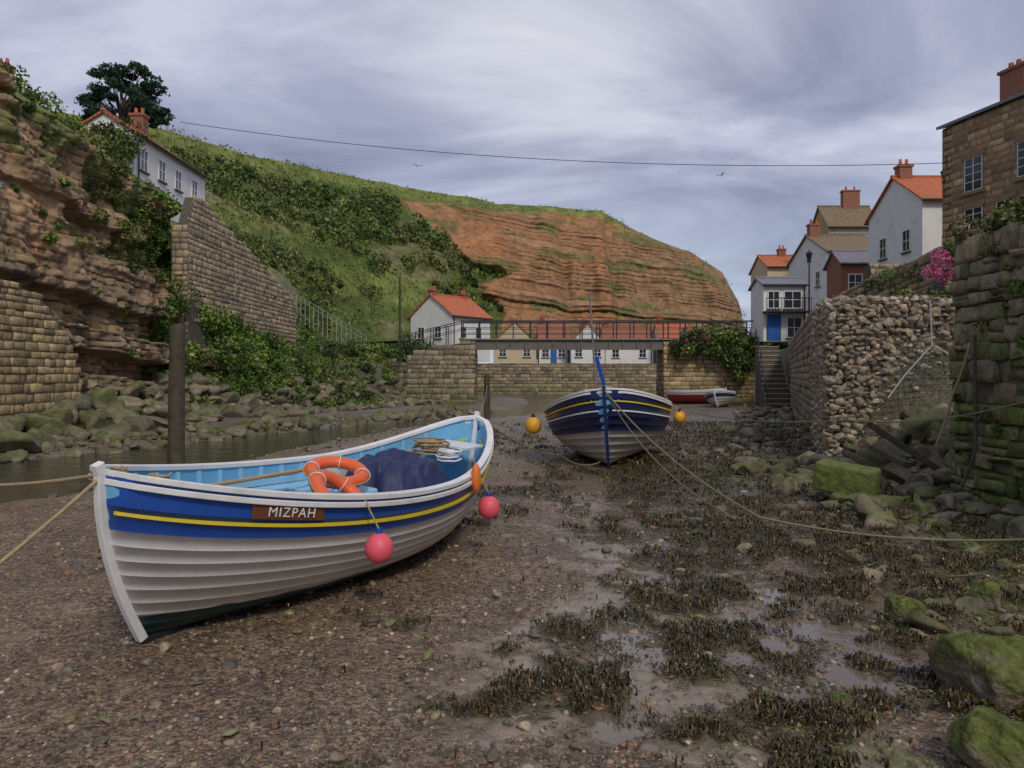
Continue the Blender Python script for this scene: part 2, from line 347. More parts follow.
gz=ground(PXg,PYg);cen=.9+.20*PYg;el=np.exp(-((PXg-cen)/(.9+.11*PYg))**2)
lvl=np.percentile(gz[el>.5],20);pz=lvl-.10*ss(-el,-.5,-.1)-.12*ss(PYg,11,14)
keepf=(gz-pz<.012);idx=np.arange(PXg.size).reshape(PXg.shape);Fp=np.stack([idx[:-1,:-1],idx[:-1,1:],idx[1:,1:],idx[1:,:-1]],-1)
kf=keepf[:-1,:-1]|keepf[:-1,1:]|keepf[1:,1:]|keepf[1:,:-1]
mnp('puddles',np.stack([PXg,PYg,pz],-1).reshape(-1,3),Fp[kf],watermat('puddle_water',(.17,.13,.09),.006,9),smooth=True)
# ------------------------------------------------------------ pebbles
n=15000
u=R.uniform(0,1,n);d=2.6+9.5*u**1.7;pxr=R.uniform(-.78,.78,n);x=pxr*d;y=d
w_,k_,*_=masks(x,y);keep=(R.uniform(0,1,n)>w_*.7);x=x[keep];y=y[keep]
r=.006+.019*R.uniform(0,1,len(x))**3
pal=np.array([[.20,.145,.10],[.12,.09,.065],[.27,.21,.145],[.15,.13,.11],[.33,.27,.19],[.20,.11,.065],[.09,.075,.06]])
cc=pal[R.randint(0,7,len(x))]*R.uniform(.6,1.3,(len(x),1))
stones('gravel',np.stack([x,y,ground(x,y)+r*.2],1),r,M_peb,1,.6,cc,ang=False)
n=2200;d=3+24*R.uniform(0,1,n)**1.5;x=R.uniform(-.6,.75,n)*d;y=d;k=(x<xr(y)-.2)&((x>0)|(R.uniform(0,1,n)<.7))
x=x[k];y=y[k];r=.018+.05*R.uniform(0,1,len(x))**3.2+.0012*y
cc=pal[R.randint(0,7,len(x))]*R.uniform(.6,1.3,(len(x),1))
stones('cobbles',np.stack([x,y,ground(x,y)+r*.15],1),r,M_peb,2,.55,cc,moss=R.uniform(0,1,len(x))**2*.9)
# ------------------------------------------------------------ seaweed
n=230000;d=3.6+27*R.uniform(0,1,n)**1.6;x=R.uniform(-.35,.7,n)*d;y=d
w_,k_,a1,a2,a3=masks(x,y);k=(R.uniform(0,1,n)<k_*.85*(.22+1.4*ss(fbm(x*4,y*4,66,3),.38,.60))+.02)&(x<xr(y)+.3);x=x[k];y=y[k];n=len(x)
z=ground(x,y);hh=.065*ss(fbm(x*4,y*4,66,3),.42,.65)*(1+.06*y)
ang=R.uniform(0,6.28,n);ln=R.uniform(.018,.055,n)*(.7+.075*y);wdt=ln*R.uniform(.07,.16,n)
V=[];a=ang
for i in range(4):
    t=i/3
    if i==0: cxx,cyy=x.copy(),y.copy()
    else:
        a=a+R.uniform(-.9,.9,n);cxx=cxx+np.cos(a)*ln/3;cyy=cyy+np.sin(a)*ln/3
    zz=z+hh*R.uniform(.2,1,n)+.006+R.uniform(0,.015,n)*math.sin(math.pi*t)
    tw=R.uniform(-.5,.5,n)
    ox,oy,oz=-np.sin(a)*wdt,np.cos(a)*wdt,wdt*tw
    V+=[np.stack([cxx-ox,cyy-oy,zz-oz],1),np.stack([cxx+ox,cyy+oy,zz+oz],1)]
V=np.stack(V,1).reshape(-1,3)
Fb=np.array([[0,1,3,2],[2,3,5,4],[4,5,7,6]]);Fw=(Fb[None]+(np.arange(n)*8)[:,None,None]).reshape(-1,4)
wp=np.array([[.06,.042,.014],[.035,.028,.012],[.10,.070,.022],[.06,.06,.018],[.14,.09,.03]])
cc=wp[R.randint(0,5,n)]*R.uniform(.6,1.3,(n,1))
mnp('seaweed',V,Fw,M_weed,np.repeat(cc,8,0),True)
# ------------------------------------------------------------ left cliff
def topz(y): return np.interp(y,[0,16,22,26,30,38,53,60,80],[14.8,14.6,13.6,12.3,11.3,10.6,7.1,5.6,5.0])
nz_=230
yy=np.concatenate([np.linspace(3,15,30)[:-1],np.linspace(15,42,430),np.linspace(42,78,110)[1:]]);ny_=len(yy);vv=np.linspace(0,1,nz_)
VV,YY=np.meshgrid(vv,yy);T=topz(YY)+.8*(fbm(YY*.5,3,0,3)-.5);ZZ=VV*T
sl=ss(YY,35,41)
lay=ZZ+.05*YY+.5*(fbm(YY*.22,ZZ*.2,4,3)-.5)+.12*(fbm(YY*1.5,ZZ*1.2,14,2)-.5)
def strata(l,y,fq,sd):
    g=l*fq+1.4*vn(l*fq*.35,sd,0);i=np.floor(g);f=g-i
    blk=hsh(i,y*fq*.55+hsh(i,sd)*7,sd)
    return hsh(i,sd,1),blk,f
s1,k1,f1=strata(lay,YY,1.1,3.);s2,k2,f2=strata(lay,YY,3.4,8.)
slump=ss(VV,.40,.55)*ss(-VV,-.93,-.84)*(1-sl)*(.45+.55*ss(fbm(YY*.3,VV*3,50,3),.35,.55))
prot=(1.45*s1+.35*k1+.35*s2+.18*k2-.35*ss(-f2,-.16,0)-.35*ss(-f1,-.08,0))
fr=fbm(YY*.5,ZZ*.4,5,5)-.5
XX=-16.9-1.3*VV-.9*slump*(VV-.45)+prot*(1-.7*slump)*(1-.8*sl)+.7*slump+1.9*fr+.35*(fbm(YY*3,ZZ*3,9,3)-.5)+sl*(1-VV)*3.4+.6*ss(VV,.9,.97)*(1-sl)
base=mixc(np.array([.20,.135,.078])+0*ZZ[...,None],(.32,.22,.12),s2)
colr=mixc(base,(.115,.09,.065),ss(s1,.55,.7)*.65)
colr=colr*(.7+.6*k2[...,None])
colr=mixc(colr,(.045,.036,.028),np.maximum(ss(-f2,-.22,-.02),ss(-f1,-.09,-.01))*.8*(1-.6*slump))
colr=mixc(colr,(.26,.165,.09),slump*.7)
colr=mixc(colr,(.30,.15,.06),ss(fbm(YY*.6,ZZ*.5,71,4),.56,.7)*.5)
gr=np.clip(ss(fbm(YY*.7,ZZ*.7,21,4)+.3*(VV-.5),.64,.70)+ss(VV+.2*(fbm(YY*.8,0,5,3)-.5),.95,.99)+sl*ss(fbm(YY,ZZ,2,3),.3,.5),0,1)
colr=mixc(colr,(.09,.115,.03),gr*.8)
colr*=(.6+.8*fbm(YY*4,ZZ*4,8,4))[...,None]
ext=[];extc=[]
kk=np.interp(yy,[0,38,46,80],[.35,.42,.8,.8])
for dx in (.6,1.5,3,5,8,12,18,30,60):
    xx=XX[:,-1]-dx;zz=T[:,-1]+kk*np.minimum(dx,12)+.25*fbm(yy*.7,dx,1,2)
    ext.append(np.stack([xx,yy,zz],-1));extc.append(np.tile([.08,.105,.03],(ny_,1)))
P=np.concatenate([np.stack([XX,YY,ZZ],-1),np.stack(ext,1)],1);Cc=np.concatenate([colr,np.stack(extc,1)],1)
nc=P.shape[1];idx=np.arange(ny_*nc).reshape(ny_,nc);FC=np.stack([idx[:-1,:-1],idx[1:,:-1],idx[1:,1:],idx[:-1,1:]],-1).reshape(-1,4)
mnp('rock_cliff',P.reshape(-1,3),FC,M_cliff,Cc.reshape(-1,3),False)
# ------------------------------------------------------------ main hill
rp=[(-160,90,55),(60,112,70),(170,131,85),(260,158,100),(330,171,115),(400,186,130),(500,203,150),(600,211,160),(650,237,165),(690,252,168),(722,272,170),(737,300,170),(745,335,170),(760,352,175)]
bp_=[(-330,300,44),(80,300,46),(215,300,52),(275,330,60),(320,345,70),(370,342,82),(450,338,100),(545,338,120),(610,338,130),(660,338,136),(700,340,140),(728,345,144),(748,352,150),(765,356,160)]
rw=np.array([W(*p) for p in rp]);bw=np.array([W(*p) for p in bp_])
nu,nv_=460,210;uu=np.linspace(0,len(rp)-1,nu);ki=np.arange(len(rp))
Rg=np.stack([np.interp(uu,ki,rw[:,i]) for i in range(3)],-1);Bs=np.stack([np.interp(uu,ki,bw[:,i]) for i in range(3)],-1)
pxs=np.interp(uu,ki,[p[0] for p in rp])
vv=np.linspace(0,1,nv_);U,Vv=np.meshgrid(uu,vv,indexing='ij')
PX=np.repeat(pxs[:,None],nv_,1)
Hh=Bs[:,None,:]+(Rg-Bs)[:,None,:]*Vv[...,None]
vb=np.interp(PX,[380,400,450,500,540,560],[1,.88,.70,.40,.12,-.2])
nb=fbm(Hh[...,0]*.09,Hh[...,2]*.16,3,5)-.5
bare=ss(Vv-vb+nb*.6,-.03,.05)*(1-ss(Vv+nb*.18,.90,.95)*ss(-PX,-650,-600))*ss(PX,385,405)
lay=Hh[...,2]+.06*Hh[...,0]+3.2*(fbm(Hh[...,0]*.035,Hh[...,2]*.07,4,4)-.5)+1.0*(fbm(Hh[...,0]*.2,Hh[...,2]*.3,24,3)-.5)
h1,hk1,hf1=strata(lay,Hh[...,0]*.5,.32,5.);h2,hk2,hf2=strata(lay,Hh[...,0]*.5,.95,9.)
am=ss(fbm(Hh[...,0]*.06,Hh[...,2]*.12,61,3),.42,.62);am=np.clip(am+ss(PX,600,700)*.5+ss(-Vv,-.35,-.1)*.4,0,1)
lump=fbm(Hh[...,0]*.12,Hh[...,2]*.12,Hh[...,1]*.05,5)-.5
gul=fbm(Hh[...,0]*.30,Hh[...,2]*.05,7,5)-.5
env=np.sin(np.pi*np.clip(Vv,0,1))**.5
off=env*((1-bare)*(lump*7)+bare*(gul*8+lump*4+am*(2.0*h1+.8*h2+.4*hk2-.8*ss(-hf2,-.2,0))))
Hh[...,1]-=off;Hh[...,2]+=env*(1-bare)*lump*1.5
Hh[...,2]+=.8*(fbm(Hh[...,0]*.25,Hh[...,1]*.05,2,3)-.5)*ss(Vv,.8,1)
hc=np.array([.29,.145,.068])+0*Vv[...,None]
hc=mixc(hc,(.18,.10,.055),h1*.6*(.3+.7*am));hc=mixc(hc,(.32,.20,.11),ss(h2,.5,1)*.5*(.2+.8*am))
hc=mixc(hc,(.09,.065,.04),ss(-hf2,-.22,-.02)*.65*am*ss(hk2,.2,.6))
hc=mixc(hc,(.19,.125,.072),ss(PX,560,700)*.6)
hc=mixc(hc,(.32,.14,.06),ss(gul,.05,.2)*.5)
hc=mixc(hc,(.095,.115,.04),ss(fbm(Hh[...,0]*.16,Hh[...,2]*.45,33,5)-.03*am,.53,.61)*.7)
gc=np.array([.075,.105,.026])+0*Vv[...,None]
gc=mixc(gc,(.15,.17,.045),ss(fbm(Hh[...,0]*.08,Hh[...,2]*.15,12,4),.48,.62)*.8)
gc=mixc(gc,(.19,.165,.09),ss(fbm(Hh[...,0]*.15,Hh[...,2]*.25,42,4),.60,.70)*.6)
gc=mixc(gc,(.16,.185,.05),ss(Vv,.86,.95)*.8)
scree=ss(-np.abs(PX-235),-75,-30)*ss(-Vv,-.32,-.12)*ss(nb,-.15,.05)
gc=mixc(gc,(.26,.22,.17),scree*.8)
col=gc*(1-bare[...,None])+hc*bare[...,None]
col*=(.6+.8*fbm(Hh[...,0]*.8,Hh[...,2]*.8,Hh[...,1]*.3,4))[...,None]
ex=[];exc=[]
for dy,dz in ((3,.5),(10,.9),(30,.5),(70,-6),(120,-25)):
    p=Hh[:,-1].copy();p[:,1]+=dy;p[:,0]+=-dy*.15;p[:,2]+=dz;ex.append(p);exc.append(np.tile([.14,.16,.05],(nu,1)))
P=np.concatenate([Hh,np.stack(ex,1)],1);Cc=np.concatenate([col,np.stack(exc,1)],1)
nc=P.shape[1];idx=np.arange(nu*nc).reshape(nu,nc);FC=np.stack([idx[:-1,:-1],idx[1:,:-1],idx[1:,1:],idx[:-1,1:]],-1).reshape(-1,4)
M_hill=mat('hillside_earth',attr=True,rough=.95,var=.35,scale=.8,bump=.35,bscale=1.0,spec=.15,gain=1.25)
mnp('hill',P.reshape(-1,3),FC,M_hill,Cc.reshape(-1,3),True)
nb_=3500;iu=R.randint(0,nu,nb_);iv=(R.uniform(0,1,nb_)**.8*(nv_-1)).astype(int)
dens=fbm(Hh[iu,iv,0]*.07,Hh[iu,iv,2]*.12,77,3)
ok=(bare[iu,iv]<.4)&(scree[iu,iv]<.4)&(dens>.37+ .3*ss(Vv[iu,iv],.8,.95))&((Vv[iu,iv]<.86)|(PX[iu,iv]<300))
cs=Hh[iu,iv][ok];dist=cs[:,1];rr_=R.uniform(.4,1.3,len(cs))*(.45+dist/150)
pts,cl=bushpts(cs+[0,-.3,.2],rr_,np.full(len(cs),75),.7,((.045,.08,.018),(.06,.10,.02),(.035,.06,.018),(.10,.13,.03),(.085,.095,.03),(.12,.13,.045)))
leafcloud('hillside_scrub',pts,R.uniform(.10,.27,len(pts))*(.3+pts[:,1]/110),cl,M_leaf)
iu=R.randint(0,nu,9500);iv=R.randint(0,nv_,9500);ok=((bare[iu,iv]<.5)|(R.uniform(0,1,9500)<.08))&(scree[iu,iv]<.5);cs=Hh[iu,iv][ok]
cs=np.repeat(cs,5,0)+R.normal(0,.5,(len(cs)*5,3))*[1,.4,.25]+[0,-.1,.15]
leafcloud('hillside_grass',cs,R.uniform(.12,.30,len(cs)),np.array([.12,.14,.035])*R.uniform(.5,1.5,(len(cs),1)),M_leaf,asp=.35,up=1.5)
# ------------------------------------------------------------ cliff-side plants
def cliffx(y,v):
    i=np.clip(np.searchsorted(yy,y),0,ny_-1);j=int(v*(nz_-1));return XX[i,j],YY[i,j],ZZ[i,j]
cs=[];rs=[]
for i in range(170):
    y=R.uniform(15,41);x,y_,z=cliffx(y,.99);k=R.uniform(0,1);cs.append((x-.2-2.3*k,y,z+.1+.6*k));rs.append(R.uniform(.25,.6))
for i in range(75):
    y=R.uniform(18,35.5);x,y_,z=cliffx(y,.99);cs.append((x-1.2-2.5*R.uniform(),y,z+R.uniform(.4,1.5)));rs.append(R.uniform(.5,.9))
for i in range(26): cs.append((R.uniform(-22.5,-18.8),R.uniform(35.6,37.6),R.uniform(12.4,13.9)));rs.append(R.uniform(.5,.9))
for i in range(40):
    y=R.uniform(31,38);x,y_,z=cliffx(y,R.uniform(.6,.97));cs.append((x+.1,y,z));rs.append(R.uniform(.2,.5))
for i in range(30):
    y=R.uniform(20,36);x,y_,z=cliffx(y,R.uniform(.25,.95));cs.append((x+.1,y,z));rs.append(R.uniform(.1,.25))
pts,cl=bushpts(cs,rs,[int(420*r) for r in rs],.8,((.07,.095,.02),(.09,.125,.025),(.05,.07,.02),(.13,.135,.045)))
leafcloud('clifftop_bushes',pts,R.uniform(.05,.12,len(pts)),cl,M_leaf)
cs=[];rs=[]
for i in range(560):
    y=R.uniform(35.0,62);v=R.uniform(.12,1) if y<38 else R.uniform(.10,.50 if y<53 else .95);x,y_,z=cliffx(y,v);cs.append((x+.15,y,z+.1));rs.append(R.uniform(.2,.75))
pts,cl=bushpts(cs,rs,[int(330*r) for r in rs],.85,((.06,.115,.02),(.10,.16,.025),(.05,.085,.02),(.12,.15,.04)))
leafcloud('ivy_bank',pts,R.uniform(.06,.14,len(pts)),cl,M_leaf)
n=26000;x=R.uniform(-16,-5,n);y=R.uniform(34,60,n);zg=ground(x,y);k=(zg>.6)&(fbm(x*.5,y*.5,88,3)>.40);x=x[k];y=y[k];zg=zg[k]
leafcloud('bank_grass',np.stack([x,y,zg+.12],1),R.uniform(.1,.26,len(x)),np.array([.09,.12,.03])*R.uniform(.5,1.6,(len(x),1)),M_leaf,asp=.3,up=1.2)
# ------------------------------------------------------------ tree
def tree(name,base,crown,cr,nclump,seed,pal,leaf=.13,fl=.75,sx=1.):
    rs=random.Random(seed);e=empty(name,(0,0,0));G=Geo();b=Vector(base);c=Vector(crown)
    mid=b.lerp(c,.55)+Vector((rs.uniform(-.2,.2),0,0));G.tube(b,mid,.28,.2,9);G.tube(mid,c,.2,.09,8)
    cs=[];rr=[]
    for i in range(nclump):
        t=rs.uniform(0,6.28);ph=rs.uniform(-.7,1);wd_=(1-.55*max(0,ph));q=c+Vector((sx*math.cos(t)*cr*rs.uniform(.1,1.15)*wd_,math.sin(t)*cr*rs.uniform(.3,1)*wd_,ph*cr*fl));
        s=b.lerp(c,rs.uniform(.5,.95));m=s.lerp(q,.5)+Vector((0,0,.15));G.tube(s,m,.07,.045,5);G.tube(m,q,.045,.015,5)
        cs.append(q);rr.append(cr*rs.uniform(.12,.30))
    G.ob('trunk_and_limbs',M_wood,e)
    pts,cl=bushpts(cs,rr,[300]*len(cs),.5,pal);leafcloud('crown_leaves',pts,R.uniform(leaf*.6,leaf,len(pts)),cl,M_leaf,e)
tree('hawthorn_tree',(-26.6,52,15),W(124,98,52),2.6,58,9,((.025,.05,.028),(.035,.065,.032),(.018,.035,.022)),sx=1.0,fl=.85)
# ------------------------------------------------------------ houses
def house(name,loc,w,d,h,rise,ridge='x',wall=M_white,roof=M_tile,rot=0,wins=(),chims=(),doors=(),cm=None):
    e=empty(name,loc,(0,0,rot));G=Geo()
    if ridge=='x':
        prof=[(0,0,0),(0,d,0),(0,d,h),(0,d/2,h+rise),(0,0,h)];q=[(w,p[1],p[2]) for p in prof]
    else:
        prof=[(0,0,0),(w,0,0),(w,0,h),(w/2,0,h+rise),(0,0,h)];q=[(p[0],d,p[2]) for p in prof]
    G.add(prof+q,[(0,1,2,3,4),(9,8,7,6,5)]+[(i,(i+1)%5,5+(i+1)%5,5+i) for i in range(5) if i not in (2,3)])
    G.ob('walls',wall,e)
    G=Geo();o=.16;t=.11
    half=(d if ridge=='x' else w)/2;ov=.22;dzo=rise/half*ov
    for sg in (0,1):
        if ridge=='x':
            ye=-ov if sg==0 else d+ov;a=[(-o,ye,h-dzo),(w+o,ye,h-dzo),(w+o,d/2,h+rise),(-o,d/2,h+rise)]
        else:
            xe=-ov if sg==0 else w+ov;a=[(xe,-o,h-dzo),(xe,d+o,h-dzo),(w/2,d+o,h+rise),(w/2,-o,h+rise)]
        b_=[(p[0],p[1],p[2]+t) for p in a];a=[(p[0],p[1],p[2]+.012) for p in a]
        G.add(a+b_,[(0,1,2,3),(4,5,6,7),(0,1,5,4),(1,2,6,5),(2,3,7,6),(3,0,4,7)])
    G.ob('roof',roof,e)
    G=Geo();Gr=(h+rise+t)
    if ridge=='x': G.tube((-o,d/2,Gr),(w+o,d/2,Gr),.1,.1,8)
    else: G.tube((w/2,-o,Gr),(w/2,d+o,Gr),.1,.1,8)
    G.ob('ridge_tiles',roof,e)
    G=Geo()
    if ridge=='x':
        for ye in (-ov-.06,d+ov+.06): G.tube((-o,ye,h-dzo),(w+o,ye,h-dzo),.06,.06,6)
        G.tube((w*.96,-.07,0),(w*.96,-.07,h-dzo),.04,.04,6)
    else:
        for xe in (-ov-.06,w+ov+.06): G.tube((xe,-o,h-dzo),(xe,d+o,h-dzo),.06,.06,6)
        G.tube((w+.07,d*.04,0),(w+.07,d*.04,h-dzo),.04,.04,6)
    G.ob('gutters',M_dark,e)
    fr=Geo();gl=Geo();dr=Geo();sl_=Geo()
    def fb(g,face,u0,u1,v0,v1,n0,n1):
        if face=='F': g.box(u0,u1,-n1,-n0,v0,v1)
        elif face=='L': g.box(-n1,-n0,u0,u1,v0,v1)
        else: g.box(w+n0,w+n1,u0,u1,v0,v1)
    for (f,u,v,ww,hh) in wins:
        fb(gl,f,u-ww/2,u+ww/2,v,v+hh,-.05,.012);k=.06
        for (a,b2,c,d2) in ((u-ww/2-k,u-ww/2,v-k,v+hh+k),(u+ww/2,u+ww/2+k,v-k,v+hh+k),(u-ww/2,u+ww/2,v-k,v),(u-ww/2,u+ww/2,v+hh,v+hh+k)): fb(fr,f,a,b2,c,d2,-.02,.05)
        fb(fr,f,u-.02,u+.02,v,v+hh,.0,.035);fb(fr,f,u-ww/2,u-.02,v+hh/2-.02,v+hh/2+.02,.0,.032);fb(fr,f,u+.02,u+ww/2,v+hh/2-.02,v+hh/2+.02,.0,.032)
        fb(sl_,f,u-ww/2-.12,u+ww/2+.12,v-k-.08,v-k-.002,-.02,.12)
    for (f,u,v,ww,hh) in doors:
        fb(dr,f,u-ww/2,u+ww/2,v,v+hh,-.02,.03);fb(dr,f,u-ww/2+.1,u+ww/2-.1,v+.15,v+hh*.45,.03,.05);fb(dr,f,u-ww/2+.1,u+ww/2-.1,v+hh*.55,v+hh-.15,.03,.05)
    if wins: gl.ob('window_glass',M_glass,e);fr.ob('window_frames',M_frame,e);sl_.ob('sills',M_mortar,e)
    if doors: dr.ob('door',M_bluep,e)
    if chims:
        c=Geo();pt=Geo()
        for (x,y,zt,cw) in chims:
            c.box(x-cw/2,x+cw/2,y-.3,y+.3,h-.2,zt);c.box(x-cw/2-.06,x+cw/2+.06,y-.36,y+.36,zt+.002,zt+.14)
            for k in (-.25,.25): pt.tube((x+k*cw,y,zt+.14),(x+k*cw,y,zt+.5),.11,.08,8)
        c.ob('chimney',cm or M_brick,e);pt.ob('chimney_pots',M_tile,e)
    return e
house('terraced_cottage',(-21.9,38.0,10.6),3.0,8.8,3.6,.9,'y',wins=[('R',u,1.9,.7,1.0) for u in (1.0,3.0,5.0,7.2)],chims=[(1.5,3.6,5.5,.7)])
house('terraced_cottage',(-28.6,38.5,13.2),3.6,5,2.6,1.2,'y',wins=[('R',u,1.0,.8,1.1) for u in (1.5,4)],chims=[(1.8,1.6,5.0,.7)])
house('white_cottage',(-8.9,66.8,3.2),4.9,5.0,3.9,1.75,'y',rot=math.radians(-38),wins=[('F',1.3,2.0,.7,.9),('F',3.3,2.0,.7,.9),('R',1.4,2.0,.7,.9),('R',3.4,2.0,.7,.9)],chims=[(2.3,.4,6.0,.6),(2.3,4.3,6.0,.6)])
for i,(x,yv,w,dd,zr,ri,rd,cm,rf,dn) in enumerate(((-2.0,81.5,4.6,6,2.5,2.2,'y',M_cream,M_tile,0),(3.0,84,3.2,5,3.1,1.7,'x',M_white,M_dtile,1),(6.4,82,3.6,6,2.6,1.9,'y',M_white,M_tile,0),(10.4,85,5.4,5,2.6,2.0,'x',M_white,M_dtile,0),(16.2,83,3.6,5,3.1,1.6,'x',M_white,M_tile,1))):
    house('riverside_cottage',(x,yv,3.0),w,dd,zr,ri,rd,wall=cm,roof=rf,wins=[('F',w*.22,1.0,.7,.9),('F',w*.78,1.0,.7,.9)],chims=[(.4 if rd=='x' else w/2,2.5,zr+2.3,.55)],doors=[('F',w*.5,.05,.7,1.8)] if dn else ())
# right side village
house('white_gable_house',(21.6,40,4.5),7,6,6.8,1.8,'x',wins=[('L',1.6,4.3,.7,1.1),('L',4.2,4.3,.7,1.1),('L',3.0,1.6,.8,1.1),('F',1.4,3.9,.6,.9),('F',2.9,4.3,.6,.9)],chims=[(.55,3,9.2,.7),(6,3,9.4,.7)])
house('white_gable_house',(22.6,54.5,5.0),4.2,7.5,5.9,1.7,'x',roof=M_btile,wins=[('L',1.6,3.6,.7,1.0),('L',4.9,3.6,.7,1.0),('F',1.2,3.4,.7,.9),('F',2.9,3.4,.7,.9)],chims=[(.5,3.7,8.4,.8)])
house('brick_house',(21.0,48.5,4.5),3.0,2.2,4.7,.8,'x',wall=M_brick,roof=M_slate,wins=[('F',.9,2.9,.8,1.0),('F',2.2,2.9,.7,1.0)],chims=[])
house('slate_roof_house',(25.6,59,5.5),4.4,4.5,6.2,1.6,'x',wall=M_white,roof=M_slate,wins=[('F',1.5,4.4,.7,.9)],chims=[])
house('ochre_house',(27.9,67,6),4.4,4,9.2,2.0,'x',wall=M_ochre,roof=M_btile,wins=[('F',1.2,6.8,.7,1.),('F',3.2,6.8,.7,1.)],chims=[(2.8,2,12.6,1.5)])
house('cream_house',(24.2,72,6),4,5,6.3,1.3,'x',wall=M_cream,roof=M_tile,wins=[('F',1.0,4.2,.7,1.)],chims=[(2.2,2.5,8.2,.7)])
e=house('balcony_house',(17.2,52,4.3),2.9,2.6,3.9,.5,'x',roof=M_slate,wins=[('F',.7,2.3,.7,1.1),('F',2.0,2.3,1.1,1.1),('F',2.1,.3,.9,1.3)],doors=[('F',.75,.05,.9,1.8)],chims=[])
G=Geo();G.box(-.1,3.0,-1.0,-.002,1.92,2.02)
for i in range(16): G.box(-.1+i*.2-.015,-.1+i*.2+.015,-.98,-.95,2.02,2.85)
G.box(-.12,3.02,-1.0,-.93,2.85,2.9);G.box(-.1,-.04,-1.,-.94,0,1.92);G.box(2.9,2.96,-1.,-.94,0,1.92);G.ob('balcony',M_dark,e)
# big sandstone building
M_sand=mat('sandstone_core',(.26,.18,.10),.9,.2,4,.01,20)
e=empty('sandstone_house')
A=np.array([18.4,32.5]);B=np.array([20.6,23.]);Lb=np.linalg.norm(B-A);db=(B-A)/Lb;nb2=np.array([db[1],-db[0]]);
holes=[(1.2,2.1,9.5,10.85),(3.7,4.6,9.5,10.85),(6.4,7.3,9.5,10.85),(1.2,2.1,7.6,8.8),(2.75,3.55,7.6,8.8),(4.6,5.5,7.6,8.8),(7,7.9,7.6,8.8)]
pal_s=[(.31,.20,.10),(.25,.16,.08),(.35,.24,.13),(.21,.14,.08)]
blocks('w',A,B,4.2,12.5,.28,.5,M_stone,M_sand,pal_s,holes=holes,out=.02,parent=e,thick=.5,seed=2,cvar=.1)
Cq=A-nb2*8
blocks('w',Cq,A,4.2,12.5,.28,.5,M_stone,M_sand,pal_s,out=.02,parent=e,thick=.5,seed=3,cvar=.1)
G=Geo();H2=nb2*4
a0,b0=A+nb2*.18-db*.15,B+nb2*.18
for sg in (1,-1):
    if sg==1: p=[(*a0,12.5),(*b0,12.5),(*(B-H2),13.6),(*(A-H2-db*.15),13.6)]
    else: p=[(*(A-2*H2-db*.15),12.5),(*(B-2*H2),12.5),(*(B-H2),13.6),(*(A-H2-db*.15),13.6)]
    q=[(x,y,z+.12) for x,y,z in p];G.add(p+q,[(0,1,2,3),(4,5,6,7),(0,1,5,4),(1,2,6,5),(2,3,7,6),(3,0,4,7)])
G.ob('roof',M_slate,e)
G=Geo();G.add([(*A,12.48),(*(A-2*H2),12.48),(*(A-H2),13.55)],[(0,1,2)]);G.ob('gable',M_sand,e)
G=Geo();fr=Geo();ln_=Geo()
for (s0,s1,z0,z1) in holes:
    c=A+db*(s0+s1)/2;hw=(s1-s0)/2;hz=(z1-z0)/2
    G.obox((*(c+nb2*.006),(z0+z1)/2),(*(db*hw),0),(*(nb2*.01),0),(0,0,hz))
    for k in (-hw+.02,0,hw-.02): fr.obox((*(c+db*k+nb2*.03),(z0+z1)/2),(*(db*.014),0),(*(nb2*.012),0),(0,0,hz))
    for k in (-hz+.02,-.3,.02,.33,hz-.02): fr.obox((*(c+nb2*.026),(z0+z1)/2+k),(*(db*(hw-.05)),0),(*(nb2*.010),0),(0,0,.012))
    ln_.obox((*(c+nb2*.04),z0-.08),(*(db*(hw+.12)),0),(*(nb2*.06),0),(0,0,.07));ln_.obox((*(c+nb2*.03),z1+.11),(*(db*(hw+.12)),0),(*(nb2*.04),0),(0,0,.11))
G.ob('window_glass',M_glass,e);fr.ob('window_frames',M_frame,e);ln_.ob('lintels_and_sills',M_sand,e)
G=Geo();cc_=A+db*2.9-nb2*.9;G.obox((*cc_,13.2),(*(db*.55),0),(*(nb2*.35),0),(0,0,.75));G.obox((*cc_,14.02),(*(db*.62),0),(*(nb2*.42),0),(0,0,.06))
for k in (-.35,0,.35): G.tube((*(cc_+db*k),14.09),(*(cc_+db*k),14.4),.12,.09,8)
G.ob('chimney',M_brick,e)
# ------------------------------------------------------------ walls
palg=[(.20,.165,.12),(.26,.20,.135),(.16,.135,.105),(.23,.185,.11)]
palr=[(.27,.21,.135),(.31,.24,.15),(.24,.19,.13),(.29,.22,.12)]
palt=[(.33,.24,.12),(.28,.20,.10),(.37,.27,.14),(.24,.17,.09)]
w=blocks('retaining_wall',(-15.5,36.4),(-15.2,53.5),2,11,.28,.46,M_stone,M_mortar,palr,top=lambda s:np.interp(s,[0,.8,1.6,17.4],[9.3,10.9,10.8,7.0]),bot=lambda s:np.interp(s,[0,17.4],[5.6,3.6]),moss=.08,out=.04)
blocks('ret',(-16.3,36.38),(-15.5,36.38),4,9.2,.28,.4,M_stone,M_mortar,palr,moss=.1,out=.04,parent=w,thick=.3)
w=blocks('masonry_arch_wall',(-14.6,12),(-14.75,26.0),-.2,5,.24,.42,M_stone,M_mortar,palt,top=lambda s:1.0+3.7*math.sqrt(max(0,1-max(0,(s-10.3)/3.7)**2)),moss=.12,out=.05,mossz=1.2,thick=2)
w=blocks('harbour_wall',(7.2,12.35),(7.25,2.0),-.4,4.4,.27,.40,M_stone,M_mortar,[(.20,.165,.115),(.26,.20,.13),(.15,.125,.09),(.18,.155,.09),(.30,.24,.16)],top=lambda s:4.35+.18*math.sin(s*3)-.3*(0.3<s<.9),moss=.85,out=.14,mossz=3.6,seed=5,rough_=2.2,cvar=.4)
